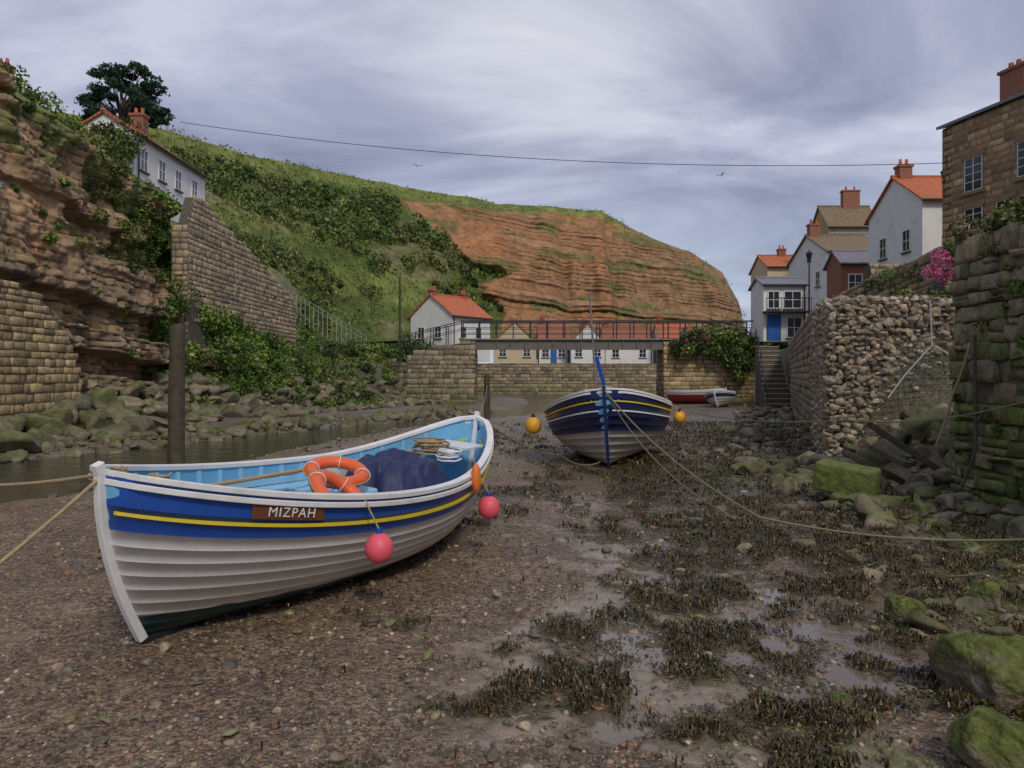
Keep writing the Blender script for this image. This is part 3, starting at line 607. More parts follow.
blocks('wall_return',(11.5,12.35),(7.2,12.35),-.4,4.3,.3,.48,M_stone,M_mortar,palg,out=.08,parent=w,seed=6)
# gabion wall
e=empty('gabion_wall');G=Geo();G.box(7.5,10.8,17.12,17.6,-.4,3.68);G.ob('core',M_mortar,e)
P=[];Rr=[]
def facefill(ax0,ax1,z0,z1,mk,stp=.15):
    z=z0
    while z<z1:
        s=ax0+R.uniform(0,stp)
        while s<ax1:
            P.append(mk(s+R.uniform(-.04,.04),z+R.uniform(-.04,.04)));Rr.append(R.uniform(.08,.15));s+=stp*R.uniform(.7,1.35)
        z+=stp*.72
facefill(7.15,10.7,0,3.72,lambda s,z:(s,17.1+R.uniform(-.03,.03),z))
q0=np.array([7.15,17.15]);q1=np.array([9.6,25.]);
def side(s,z):
    t=s/8.2;q=q0+(q1-q0)*t;return (q[0],q[1],z)
facefill(0,4.1,0,3.7,side,.16)
facefill(7.15,10.7,3.72,3.80,lambda s,z:(s,17.3,z));
pc=np.array([[.34,.29,.21],[.28,.23,.165],[.40,.34,.25],[.21,.18,.13],[.33,.25,.16]])
stones('rubble',np.array(P),Rr,M_stone,2,.8,pc[R.randint(0,5,len(P))]*R.uniform(.55,1.1,(len(P),1)),parent=e,smooth=False)
G=Geo()
for i in range(25): xx_=7.15+i*.15;G.tube((xx_,16.93,0),(xx_,16.93,3.8),.004,.004,4)
for i in range(26): G.tube((7.1,16.93,.02+i*.15),(10.75,16.93,.02+i*.15),.004,.004,4)
G.ob('wire_mesh',M_steel,e)
blocks('quay_wall',(18.4,50.5),(8.6,21.2),-.3,4.1,.3,.5,M_stone,M_mortar,palg,moss=.4,out=.08,mossz=1.6,seed=8)
blocks('terrace_wall',(17.6,44),(11.6,18.6),3.4,6.2,.26,.4,M_stone,M_mortar,palr,top=lambda s:np.interp(s,[0,12,25,26.1],[5.6,6.0,5.6,5.4]),moss=.2,out=.08,seed=9)
blocks('garden_wall',(10.4,18.3),(14.4,18.3),3.4,5.3,.24,.36,M_stone,M_mortar,palr,top=lambda s:np.interp(s,[0,1.3,4],[4.3,5.0,5.2]),moss=.2,out=.08,seed=19)
blocks('terrace_wall',(15.8,33.5),(20.5,33.5),3.4,6.9,.26,.4,M_stone,M_mortar,palr,moss=.2,out=.08,seed=10)
# abutments
w=blocks('bridge_abutment',(-7.5,54.2),(-2.6,54.2),-.4,4.45,.33,.6,M_stone,M_mortar,palg,top=lambda s:np.interp(s,[0,2.5,4.9],[3.4,4.1,4.5]),moss=.5,out=.07,seed=12,thick=2.5)
blocks('x',(-2.58,54.2),(-2.58,56.7),-.4,3.6,.33,.6,M_stone,M_mortar,palg,moss=.6,out=.03,seed=22,parent=w,thick=.2)
w=blocks('bridge_abutment',(10.8,54.2),(17.3,54.2),-.4,4.45,.33,.6,M_stone,M_mortar,palt,moss=.3,out=.07,seed=13,thick=2.5)
blocks('x',(10.78,56.7),(10.78,54.2),-.4,3.6,.33,.6,M_stone,M_mortar,palg,moss=.5,out=.03,seed=23,parent=w,thick=.2)
w=blocks('quay_wall',(-16,60),(-7.5,54.3),-.4,3.2,.35,.6,M_stone,M_mortar,palg,top=lambda s:2.6+.5*math.sin(s*.9),moss=.4,out=.07,seed=14)
blocks('quay_wall',(-6,78),(19,78),-.4,3.2,.35,.6,M_stone,M_mortar,palg,moss=.4,out=.07,seed=15)
e=empty('stone_steps');G=Geo();G2=Geo()
for i in range(13):
    G.box(15.35+i*.06,16.75+i*.06,45.5+i*.36,45.5+i*.36+.362,-.2,.23+i*.3);G2.box(15.3+i*.06,16.8+i*.06,45.46+i*.36,45.5+i*.36+.36,.232+i*.3,.29+i*.3)
G.ob('risers',M_mortar,e);G2.ob('treads',mat('worn_stone_tread',(.36,.32,.26),.8,.3,3,.02,15),e)
G=Geo();G.tube((15.3,45.5,1.2),(16.1,50.2,5.1),.03,.03,6)
for i in range(6): G.tube((15.3+.16*i,45.5+.94*i,.2+.74*i),(15.3+.16*i,45.5+.94*i,1.2+.78*i),.025,.025,5)
G.ob('handrail',M_dark,e)
# ------------------------------------------------------------ bridge
e=empty('footbridge');G=Geo()
M_girder=mat('weathered_girder',(.15,.14,.12),.6,.3,2,dirt=(.17,.095,.05),damt=.6)
G.box(-3.2,11.2,54.3,54.45,3.86,4.44);G.box(-3.2,11.2,55.95,56.1,3.86,4.44)
G.box(-3.2,11.2,54.2,54.5,3.80,3.858)
for i in range(15): G.box(-3.1+i*1.0,-3.02+i*1.0,54.22,54.298,3.86,4.44)
G.ob('girders',M_girder,e)
G=Geo();G.box(-3.8,17.4,54.12,56.2,4.503,4.60);G.ob('deck',mat('pale_concrete_edge',(.24,.22,.19),.8,.2,3,.01,20),e)
G=Geo()
for yv in (54.3,56.05):
    for i in range(18): 
        x=-3.6+i*1.23;G.box(x-.04,x+.04,yv-.04,yv+.04,4.60,5.80)
    for z in (5.0,5.38): G.tube((-3.6,yv,z),(17.3,yv,z),.025,.025,5)
    G.box(-3.65,17.35,yv-.045,yv+.045,5.802,5.90)
    for i in range(5):
        x=-3.6-i*1.1;z=4.5-i*.27;G.box(x-.03,x+.03,yv-.03,yv+.03,z-.6,z+1.3)
    G.tube((-3.6,yv,5.85),(-8.2,yv,4.72),.035,.035,5);G.tube((-3.6,yv,5.3),(-8.2,yv,4.17),.022,.022,5)
G.ob('railings',M_dark,e)
e=empty('path_fence');G=Geo();prev=None
for i in range(18):
    t=i/17;x=-20+t*8.5;y=68-t*8;z=9.0-t*4.6
    G.tube((x,y,z-1.6),(x,y,z+.7),.03,.03,5)
    if prev:
        for k in (.3,.68): G.tube((prev[0],prev[1],prev[2]+k),(x,y,z+k),.02,.02,5)
    prev=(x,y,z)
G.ob('rails_and_posts',M_fence,e)
cs=[];rs=[]
for i in range(55): cs.append((R.uniform(11.4,17),R.uniform(53.2,54.0),R.uniform(3.4,5.0)));rs.append(R.uniform(.3,.6))
for i in range(10): cs.append((R.uniform(15,16.6),R.uniform(52.9,54.0),R.uniform(1.8,3.6)));rs.append(R.uniform(.4,.7))
for i in range(100): x=R.uniform(-13.5,-6.5);cs.append((x,R.uniform(55.5,61),R.uniform(2.4,4.2)));rs.append(R.uniform(.35,.9))
for i in range(70): x=R.uniform(-13.5,-8.5);y=R.uniform(43,56);cs.append((x,y,float(ground(x,y))+.15));rs.append(R.uniform(.2,.6))
for i in range(40): x=R.uniform(14,26);cs.append((x,R.uniform(60,64),R.uniform(4.,5.6)));rs.append(R.uniform(.5,.9))
pts,cl=bushpts(cs,rs,[260]*len(cs),.8,((.05,.08,.02),(.08,.12,.03),(.04,.06,.02),(.11,.13,.035)));leafcloud('riverside_shrubs',pts,R.uniform(.07,.15,len(pts)),cl,M_leaf)
cs=[];rs=[]
for i in range(34):
    t=R.uniform();cs.append((17.5-6*t+R.uniform(-.2,.6),44-25.4*t,np.interp(t,[0,.5,1],[5.4,5.8,5.3])-R.uniform(-.05,.5)));rs.append(R.uniform(.15,.38))
for i in range(45): cs.append((R.uniform(7.5,13),R.uniform(17.4,18.3),R.uniform(3.65,3.95)));rs.append(R.uniform(.1,.28))
for i in range(26): cs.append((R.uniform(10.4,14.4),18.2,R.uniform(4.6,5.2)));rs.append(R.uniform(.15,.3))
for i in range(34): cs.append((R.uniform(7.2,8.4),R.uniform(7,12.3),R.uniform(4.1,4.5)));rs.append(R.uniform(.1,.28))
for i in range(60): cs.append((7.12,R.uniform(6,12.2),R.uniform(.3,3.9)));rs.append(R.uniform(.04,.15))
pts,cl=bushpts(cs,rs,[int(600*r) for r in rs],.8,((.05,.08,.02),(.08,.12,.03),(.09,.09,.03)));leafcloud('wall_plants',pts,R.uniform(.02,.06,len(pts)),cl,M_leaf)
cs=[];rs=[]
for i in range(30): cs.append((R.uniform(9.6,12.0),R.uniform(17.4,18.0),R.uniform(4.0,4.75)));rs.append(R.uniform(.1,.24))
for i in range(14): cs.append((R.uniform(7.4,8.3),R.uniform(10,11.6),R.uniform(4.35,4.6)));rs.append(R.uniform(.08,.15))
for i in range(14): cs.append((R.uniform(11.2,13.5),53.0,R.uniform(4.4,5.1)));rs.append(R.uniform(.15,.3))
pts,cl=bushpts(cs,rs,[130]*len(cs),.9,((.34,.07,.15),(.30,.09,.16),(.08,.10,.04)));leafcloud('valerian_flowers',pts,R.uniform(.02,.04,len(pts)),cl,M_leaf)
# ------------------------------------------------------------ boulders
def pile(name,gen,n,rmin,rmax,moss,sub=3,lift=.2,sm=True,mc=(.085,.105,.024)):
    P=[];Rr=[]
    for i in range(n):
        x,y=gen();r=rmin+(rmax-rmin)*R.uniform()**2;P.append((x,y,float(ground(x,y))+r*lift));Rr.append(r)
    n=len(P);c=np.array([[.20,.16,.115],[.13,.108,.08],[.25,.20,.14],[.16,.13,.09]])[R.randint(0,4,n)]*R.uniform(.6,1.2,(n,1))
    return stones(name,P,Rr,M_rock,sub,.7,c,moss=R.uniform(moss*.25,moss,n),smooth=sm,mossc=mc)
pile('bank_boulders',lambda:(R.uniform(-16.0,-13.0),R.uniform(15,40)),260,.3,.9,.9)
pile('bank_rocks',lambda:(lambda y:(chan(y)[0]-chan(y)[1]*.8-R.uniform(0,2.8),y))(R.uniform(14,44)),560,.08,.42,.9,2)
pile('bank_rocks',lambda:(lambda y:(xl(y)+R.uniform(-2.2,2.5),y))(R.uniform(36,56)),480,.15,.55,.6,2)
pile('rock_pile',lambda:(R.uniform(6.3,10),R.uniform(12.6,16.8)),160,.12,.5,1.)
pile('rock_pile',lambda:(R.uniform(4.6,7.0),R.uniform(9.5,17)),160,.07,.34,1.)
pile('rock_pile',lambda:(R.uniform(6.1,7.1),R.uniform(6,12.3)),60,.10,.30,1.)
pile('rock_pile',lambda:(R.uniform(3.0,7.0),R.uniform(5,12)),190,.03,.16,.85)
pile('shore_rocks',lambda:(lambda y:(xr(y)-R.uniform(.1,3.5),y))(R.uniform(18,50)),300,.1,.36,.5,2)
pile('stream_stones',lambda:(lambda y:(chan(y)[0]+chan(y)[1]*R.uniform(-1,1.6),y))(R.uniform(12,34)),260,.03,.14,.5,2)
for (px,py,r,d) in ((1000,690,.42,4.7),(1010,765,.27,3.8),(840,705,.08,4.7),(905,600,.15,6.2),(985,585,.20,6.6)):
    x=(px-512)/F*d
    stones('mossy_boulder',[(x,d,float(ground(x,d))+r*.35)],[r],M_moss,5,.85,[(.16,.13,.09)],moss=[.95],lims=(.55,.85),tilt=.15,mossc=(.10,.12,.028))
for (px,py,r) in ((745,551,.10),(870,582,.14),(735,565,.04),(790,640,.05),(700,615,.04),(650,700,.035)):
    d=EYE*F/(py-375);x=(px-512)/F*d
    stones('boulder',[(x,d,float(ground(x,d))+r*.3)],[r],M_rock,4,.7,[(.25,.20,.14)],moss=[.2],lims=(.5,.85))
e=empty('mossy_timber_baulk',(5.15,11.7,.40),(0.05,.12,math.radians(-35)));G=Geo();G.box(-.44,.44,-.24,.24,-.22,.22)
o=G.ob('baulk',mat('mossy_green',(.13,.165,.03),.85,.45,5,.04,14,dirt=(.16,.13,.08),dscale=4,damt=.8),e,bevel=.04)
for i in range(3):
    e=empty('broken_timber',(5.9+i*.5,12.4+i*.5,.5+.12*i),(.2,.4-.5*i,.4+i*1.1));G=Geo();G.box(-.7,.7,-.06,.06,-.05,.05);G.ob('plank',M_wood,e,bevel=.01)
# ------------------------------------------------------------ posts
def post(name,x,y,h,r,lean=0,m=M_wood):
    z0=float(ground(x,y))-.3;n=40;k=12;V=[];Fc=[];sd=R.uniform(0,50)
    for i in range(n):
        t=i/(n-1);z=z0+(h-z0)*t
        for j in range(k):
            a=2*math.pi*j/k;rr=r*(1.08-.16*t)*(.88+.24*float(fbm(math.cos(a)*1.5+sd,math.sin(a)*1.5,z*1.3,3)));V.append((x+lean*t+rr*math.cos(a),y+rr*math.sin(a),z+(.05*math.sin(a*2+sd) if i==n-1 else 0)))
    for i in range(n-1):
        for j in range(k): Fc.append([i*k+j,i*k+(j+1)%k,(i+1)*k+(j+1)%k,(i+1)*k+j])
    V.append((x+lean,y,h-.02));c=len(V)-1
    for j in range(0,k,2): Fc.append([(n-1)*k+j,(n-1)*k+(j+1)%k,(n-1)*k+(j+2)%k,c])
    return mnp(name,V,Fc,m,None,True)
post('mooring_post',-6.72,15.2,2.98,.155,.03)
post('mooring_post',-1.15,35,2.0,.14)
# ------------------------------------------------------------ lamps
def lamp(x,y,z,h):
    e=empty('street_lamp',(x,y,z));G=Geo();G.tube((0,0,0),(0,0,h),.06,.04,8);G.tube((0,0,h),(0,0,h+.08),.14,.14,6);G.tube((0,0,h+.5),(0,0,h+.7),.22,.03,6);G.ob('post',M_dark,e)
    G=Geo();G.tube((0,0,h+.08),(0,0,h+.5),.10,.18,6);G.ob('lantern',M_glass,e)
lamp(20.5,36,5.5,5.6);lamp(17.4,44.5,4.3,4.3)
post('telegraph_pole',-9.3,63,10.2,.1)
# ------------------------------------------------------------ BOATS
def fancy(name,col,rough=.4,dirt=None,damt=.4,wl=None,wlcol=(.02,.07,.09)):
    m=mat(name,col,rough,.08,4,.002,25,dirt=dirt,dscale=3.5,damt=damt)
    if wl is not None:
        nt=m.node_tree;N=nt.nodes;b=N['Principled BSDF'];src=b.inputs['Base Color'].links[0].from_socket
        tc=N.new('ShaderNodeTexCoord');sx=N.new('ShaderNodeSeparateXYZ');nt.links.new(tc.outputs['Object'],sx.inputs[0])
        nn=N.new('ShaderNodeTexNoise');nn.inputs['Scale'].default_value=6;nn.inputs['Detail'].default_value=8;nt.links.new(tc.outputs['Object'],nn.inputs['Vector'])
        ml=N.new('ShaderNodeMath');ml.operation='MULTIPLY_ADD';ml.inputs[1].default_value=.05;nt.links.new(nn.outputs['Fac'],ml.inputs[0]);nt.links.new(sx.outputs['Z'],ml.inputs[2])
        mr=N.new('ShaderNodeMapRange');mr.inputs[1].default_value=wl+.018;mr.inputs[2].default_value=wl+.03;nt.links.new(ml.outputs[0],mr.inputs[0])
        g=N.new('ShaderNodeMapRange');g.inputs[1].default_value=wl;g.inputs[2].default_value=wl+.25;g.inputs[3].default_value=.45;g.inputs[4].default_value=0.;nt.links.new(ml.outputs[0],g.inputs[0])
        gn=N.new('ShaderNodeMath');gn.operation='MULTIPLY';nt.links.new(g.outputs[0],gn.inputs[0]);nt.links.new(nn.outputs['Fac'],gn.inputs[1])
        m0=N.new('ShaderNodeMix');m0.data_type='RGBA';nt.links.new(gn.outputs[0],m0.inputs['Factor']);nt.links.new(src,m0.inputs['A']);m0.inputs['B'].default_value=(.36,.31,.22,1)
        mm=N.new('ShaderNodeMix');mm.data_type='RGBA';nt.links.new(mr.outputs[0],mm.inputs['Factor']);mm.inputs['A'].default_value=(*wlcol,1);nt.links.new(m0.outputs['Result'],mm.inputs['B'])
        nt.links.new(mm.outputs['Result'],b.inputs['Base Color'])
    return m
class Boat:
    def __init__(s,name,L,B,zb,zm,zs,loc,ang,heel,rb,rs,mats,levels,blue,fine=.6,trim=0.,lap=.008):
        s.L,s.B,s.zb,s.zm,s.zs,s.rb,s.rs,s.fine=L,B,zb,zm,zs,rb,rs,fine
        s.e=empty(name,loc,(0,0,0));s.M=Matrix.Translation(loc)@Matrix.Rotation(ang,4,'Z')@Matrix.Rotation(trim,4,'Y')@Matrix.Rotation(heel,4,'X')
        s.e.matrix_world=s.M
        ns=61
        S=(1-np.cos(np.linspace(0,math.pi,ns)))/2*.6+np.linspace(0,1,ns)*.4;s.S=S
        V=[];Fc=[];Mi=[]
        for sg in (-1,1):
            for k in range(len(levels)-1):
                rows=[(levels[k],lap),(levels[k+1],.0)]
                o=len(V)
                for (zf,of) in rows:
                    for q in S:
                        V.append(s.P(q,zf,sg,of))
                if k<len(levels)-2:
                    for q in S: V.append(s.P(q,levels[k+1],sg,lap))
                for i in range(ns-1):
                    f=(o+i,o+i+1,o+ns+i+1,o+ns+i);Fc.append(f if sg<0 else f[::-1]);Mi.append(1 if levels[k]>=blue-.001 else 0)
                    if k<len(levels)-2:
                        f=(o+ns+i,o+ns+i+1,o+2*ns+i+1,o+2*ns+i);Fc.append(f if sg<0 else f[::-1]);Mi.append(0 if levels[k+1]<blue else 1)
        ob=mnp('clinker_hull',V,Fc,mats['low'],None,False,s.e);ob.data.materials.append(mats['top']);ob.data.polygons.foreach_set('material_index',np.array(Mi,dtype=np.int32))
        V=[];Fc=[];zl=np.linspace(.03,1,12)
        for sg in (-1,1):
            o=len(V)
            for zf in zl:
                for q in S: V.append(s.P(q,zf,sg,-.035))
            for a in range(11):
                for i in range(ns-1):
                    Fc.append((o+a*ns+i,o+a*ns+i+1,o+(a+1)*ns+i+1,o+(a+1)*ns+i))
        mnp('inner_planking',V,Fc,mats['in'],None,True,s.e)
        G=Geo()
        for sg in (-1,1):
            for q in np.arange(.08,.95,.055):
                pts=[s.P(q,z,sg,-.048) for z in np.linspace(.08,.98,9)];G.sweep(pts,(.018,0,0),[(0,.014,0)]*9)
            for zf in (.55,.8):
                pts=[s.P(q,zf,sg,-.065) for q in np.linspace(.05,.95,40)];G.sweep(pts,(0,.012,0),(0,0,.03))
        G.ob('ribs_and_stringers',mats['in2'],s.e)
        G=Geo()
        for sg in (-1,1):
            pts=[];
            for q in np.linspace(.0,1,60):
                p=s.P(q,1,sg,0.);pts.append((p[0],p[1]*1.0-sg*.01,p[2]+.018))
            wv=[(0,.045,0)]*60;G.sweep(pts,wv,(0,0,.022))
            pts=[(p[0],p[1]+sg*.03,p[2]-.045) for p in [s.P(q,1,sg,0.) for q in np.linspace(.0,1,60)]];G.sweep(pts,(0,.016,0),(0,0,.022))
        G.ob('gunwale',mats['gun'],s.e,bevel=.006)
        G=Geo()
        for sg in (-1,1):
            pts=[s.P(q,mats['yl'],sg,.018) for q in np.linspace(.004,.996,60)];G.sweep(pts,(0,.014,0),(0,0,.013))
        G.ob('yellow_rubbing_strake',mats['yel'],s.e)
        G=Geo();pts=[];
        for zf in np.linspace(0,1,14):
            p=s.P(0,zf,1,0);pts.append((p[0]-.01,0,p[2]))
        pts.append((pts[-1][0]-.03,0,pts[-1][2]+.08));G.sweep(pts,(.032,0,0.014),(0,.032,0))
        pts=[]
        for zf in np.linspace(0,1,14):
            p=s.P(1,zf,1,0);pts.append((p[0]+.01,0,p[2]))
        pts.append((pts[-1][0]+.02,0,pts[-1][2]+.08));G.sweep(pts,(.035,0,-.014),(0,.032,0))
        G.ob('stem_and_stern_posts',mats['post'],s.e,bevel=.008)
        G=Geo();pts=[(s.P(q,0,1,0)[0],0,s.P(q,0,1,0)[2]-.03) for q in np.linspace(0,1,30)];G.sweep(pts,(0,.03,0),(0,0,.05));G.ob('keel',mats['keel'],s.e)
    def zsheer(s,q): return s.zm+(s.zb-s.zm)*max(0,1-q/.6)**2+(s.zs-s.zm)*max(0,(q-.6)/.4)**2
    def P(s,q,zf,sg,of=0.):
        m=max(0,math.sin(math.pi*q))**.5;hb=s.B/2*max(0,math.sin(math.pi*q**.95))**s.fine
        n=lerp(1.15,2.3,m);y=hb*max(0,1-(1-zf)**n)**(1/n)
        y*=1+.03*zf
        zk=.07;z=zk+(s.zsheer(q)-zk)*zf
        a0=s.rb*(1-zf)**1.8;a1=s.L-s.rs*(1-zf)**1.8
        f=min(1,q*12,(1-q)*12);ofs=of*max(.25,f)
        ny=.6+.4*zf;nz=-(1-zf)*.7
        if q<=0 or q>=1: return (a0+(a1-a0)*q,sg*max(0,ofs*.5),z)
        return (a0+(a1-a0)*q,sg*max(0.004,y+ofs*ny),z+ofs*nz)
    def thwart(s,G,q,dz,wd,t=.018,inn=.045):
        z=s.zsheer(q)-dz;zf=(z-.07)/(s.zsheer(q)-.07);p=s.P(q,zf,1,-inn);p2=s.P(q-wd/s.L/2,zf,1,-inn);p3=s.P(q+wd/s.L/2,zf,1,-inn);h=min(p2[1],p3[1])
        G.box(p[0]-wd/2,p[0]+wd/2,-h,h,z-t,z+t)
    def w(s,p): return s.M@Vector(p)
blue=fancy('royal_blue_paint',(.015,.085,.42),.35,dirt=(.05,.11,.32),damt=.35)
whi=fancy('white_boat_paint',(.88,.89,.90),.4,dirt=(.76,.75,.72),damt=.35,wl=.27)
gun=fancy('white_gunwale_paint',(.82,.82,.81),.4,dirt=(.5,.47,.42),damt=.4)
lb=fancy('light_blue_paint',(.17,.47,.74),.5,dirt=(.12,.30,.45),damt=.5)
lb2=fancy('pale_blue_paint',(.33,.60,.80),.5,dirt=(.22,.36,.46),damt=.4)
yel=fancy('yellow_paint',(.82,.63,.04),.45,dirt=(.5,.38,.05),damt=.3)
lev=[0,.04,.10,.17,.25,.34,.43,.52,.61,.70,.84,1.]
ang1=math.atan2(4.9,2.34)
b1=Boat('rowing_boat',5.45,1.95,1.36,1.0,1.47,(-2.94,5.3,-.04),ang1,math.radians(5.0),.42,.28,dict(low=whi,top=blue,gun=gun,yel=yel,yl=.80,post=gun,keel=M_dark,**{'in':lb,'in2':lb2}),lev,.67,.55)
G=Geo();
for q in (.2,.36,.52,.72): b1.thwart(G,q,.24,.24)
G.ob('thwarts',lb2,b1.e,bevel=.006)
G=Geo();b1.thwart(G,.91,.13,.5,.012);b1.thwart(G,.06,.12,.42,.012);G.ob('end_decks',gun,b1.e)
G=Geo()
for k in range(-2,3): G.box(1.5,4.2,k*.14-.062,k*.14+.062,.34,.365)
G.ob('bottom_boards',lb,b1.e)
G=Geo()
for sg in (-1,1):
    pts=[b1.P(q,.72,sg,-.17) for q in np.linspace(.18,.82,30)];G.sweep(pts,(0,.10,0),(0,0,.012))
G.ob('side_benches',lb2,b1.e)
G=Geo();G.box(1.5,1.9,-.2,.2,.4,.95);G.box(2.55,2.95,-.25,.25,.4,.90);G.ob('engine_box',lb2,b1.e,bevel=.02)
n=90;u,v=np.meshgrid(np.linspace(-1,1,n),np.linspace(-1,1,n));
r_=(np.abs(u)**4+np.abs(v)**4)**.25;px_=3.6+.70*u;py_=-.02+.62*v;ee=1-ss(r_,.50,.98)
fold=(fbm(u*3,v*3,3,4)-.5);rid=1-np.abs(2*fbm(u*2.2+3,v*3.2,13,3)-1)
pz=.70+.40*ee+.18*fold*(.3+ee*.7)+.10*(rid-.8)*ee+.05*np.sin(np.arctan2(v,u)*9+fold*8)*(1-ee)+.05*u*ee
px_=px_+.07*(fbm(u*4,v*4,9,2)-.5);py_=py_+.07*(fbm(u*4,v*4,19,2)-.5)
idx=np.arange(n*n).reshape(n,n);ft=np.stack([idx[:-1,:-1],idx[:-1,1:],idx[1:,1:],idx[1:,:-1]],-1).reshape(-1,4)
mnp('tarpaulin',np.stack([px_,py_,pz],-1).reshape(-1,3),ft,fancy('navy_canvas',(.025,.032,.10),.6),None,True,b1.e)
org=fancy('lifebuoy_orange',(.85,.14,.035),.5,dirt=(.55,.18,.07),damt=.4)
def torus(name,Rm,r,m,parent,mtx):
    V=[];Fc=[];nu_,nv2=40,14
    for i in range(nu_):
        a=2*math.pi*i/nu_
        for j in range(nv2):
            b_=2*math.pi*j/nv2;q=Rm+r*math.cos(b_);V.append((q*math.cos(a),q*math.sin(a),r*.85*math.sin(b_)))
            Fc.append((i*nv2+j,((i+1)%nu_)*nv2+j,((i+1)%nu_)*nv2+(j+1)%nv2,i*nv2+(j+1)%nv2))
    o=mnp(name,V,Fc,m,None,True,parent);o.matrix_local=mtx;return o
for k,(p,rx,ry) in enumerate((((2.0,-.50,1.0),.6,.15),((2.55,-.02,1.08),.2,-.15))):
    e=empty('lifebuoy');e.matrix_world=b1.M@Matrix.Translation(p)@Matrix.Rotation(rx,4,'X')@Matrix.Rotation(ry,4,'Y')
    torus('ring',.25,.07,org,e,Matrix.Identity(4))
    torus('grab_line',.325,.009,M_rope,e,Matrix.Identity(4))
    for a in range(4):
        t=a*math.pi/2+.6;torus('band',.075,.006,gun,e,Matrix.Translation((.25*math.cos(t),.25*math.sin(t),0))@Matrix.Rotation(t,4,'Z')@Matrix.Rotation(math.pi/2,4,'X'))
def coil(name,c,rad,turns,r,m,parent,hh=.1):
    cu=bpy.data.curves.new(name,'CURVE');cu.dimensions='3D';cu.bevel_depth=r;sp=cu.splines.new('POLY');n=turns*18;sp.points.add(n-1)
    for i in range(n):
        t=i/18*2*math.pi;q=rad*(.55+.45*math.sin(i*.13)+random.uniform(-.05,.05));sp.points[i].co=(c[0]+q*math.cos(t),c[1]+q*math.sin(t)*.8,c[2]+hh*i/n+random.uniform(0,.01),1)
    cu.materials.append(m);return link(bpy.data.objects.new(name,cu),parent)
coil('rope_coil',(4.5,.1,1.08),.26,12,.012,M_rope,b1.e,.16);coil('rope_coil',(4.35,-.25,1.05),.18,9,.011,gun,b1.e,.12)
coil('rope_coil',(.45,0,1.22),.11,6,.012,M_rope,b1.e,.08)
G=Geo();G.tube((1.4,.55,1.0),(4.6,.5,1.02),.022,.02,8);G.box(4.6,5.0,.44,.56,1.01,1.03);G.ob('oar',fancy('oar_wood',(.45,.30,.15),.5),b1.e)
G=Geo();G.tube((1.25,-.1,.75),(1.25,-.1,1.02),.10,.13,14);G.ob('bucket',fancy('bucket_black',(.04,.04,.045),.5),b1.e,smooth=False)
G=Geo();G.box(3.05,3.3,.35,.62,.75,1.02);G.ob('fish_box',fancy('box_white',(.7,.7,.68),.5),b1.e,bevel=.015)
qa,qb=.150,.215;zf=.895
pts=[b1.P(q,zf,-1,.016) for q in np.linspace(qa-.012,qb+.03,8)]
G=Geo();G.sweep(pts,(0,.012,0),(0,0,.062));G.ob('name_board',fancy('varnished_board',(.17,.06,.03),.35),b1.e,bevel=.006)
def lettering(txt,boat,q0_,q1_,zf,size,m):
    a=Vector(boat.P(q0_,zf,-1,.033));b_=Vector(boat.P(q1_,zf,-1,.033));tx_=(b_-a).normalized();up=Vector((0,0,1));nn=tx_.cross(up).normalized();up=nn.cross(tx_)
    cu=bpy.data.curves.new(txt,'FONT');cu.body=txt;cu.size=size;cu.extrude=.002;cu.align_x='CENTER';cu.align_y='CENTER';cu.space_character=1.15;cu.materials.append(m)
    o=link(bpy.data.objects.new('name_lettering',cu),boat.e);c=(a+b_)/2+nn*.014-up*.002
    o.matrix_local=Matrix(((tx_.x,up.x,nn.x,c.x),(tx_.y,up.y,nn.y,c.y),(tx_.z,up.z,nn.z,c.z),(0,0,0,1)))
lettering('MIZPAH',b1,qa,qb+.018,zf,.105,gun)
pink=fancy('pink_buoy_vinyl',(.90,.12,.17),.45,dirt=(.6,.14,.14),damt=.4)
ybu=fancy('yellow_buoy_vinyl',(.80,.42,.03),.45,dirt=(.4,.25,.05),damt=.5);obu=fancy('orange_buoy_vinyl',(.80,.2,.04),.45)
def buoy(c,r,m,tie,name='round_buoy'):
    e=empty(name,c);V0,F0=ico(3);V=V0.copy()*r;V[:,2]*=1.08;mnp('float',V,F0,m,None,True,e)
    G=Geo();G.tube((0,0,r*.98),(0,0,r*1.4),.035*r/.14,.03*r/.14,10);G.ob('eye',blue if m is pink else M_dark,e,smooth=False)
    q=Vector(tie)-Vector(c);rope('lanyard',[(0,0,r*1.3),tuple(q)],.008,M_rope,parent=e,n=4)
def hang(boat,q,sg,drop,out,r,m):
    t=boat.w(boat.P(q,1,sg,.02));o=boat.w(boat.P(q,1,sg,out))-boat.w(boat.P(q,1,sg,0));o.z=0
    c=t+o;c.z=t.z-drop;buoy(tuple(c),r,m,tuple(t))
hang(b1,.32,-1,.40,.15,.12,pink);hang(b1,.72,-1,.38,.14,.12,pink)
t=b1.w(b1.P(.68,1,-1,.05));e=empty('fender',tuple(t+Vector((0.02,-.02,-.0))));V0,F0=ico(3);V=V0*np.array([.055,.055,.16]);mnp('body',V,F0,obu,None,True,e);rope('lanyard',[(0,0,.12),(-.03,.03,.22)],.008,M_rope,parent=e,n=3)
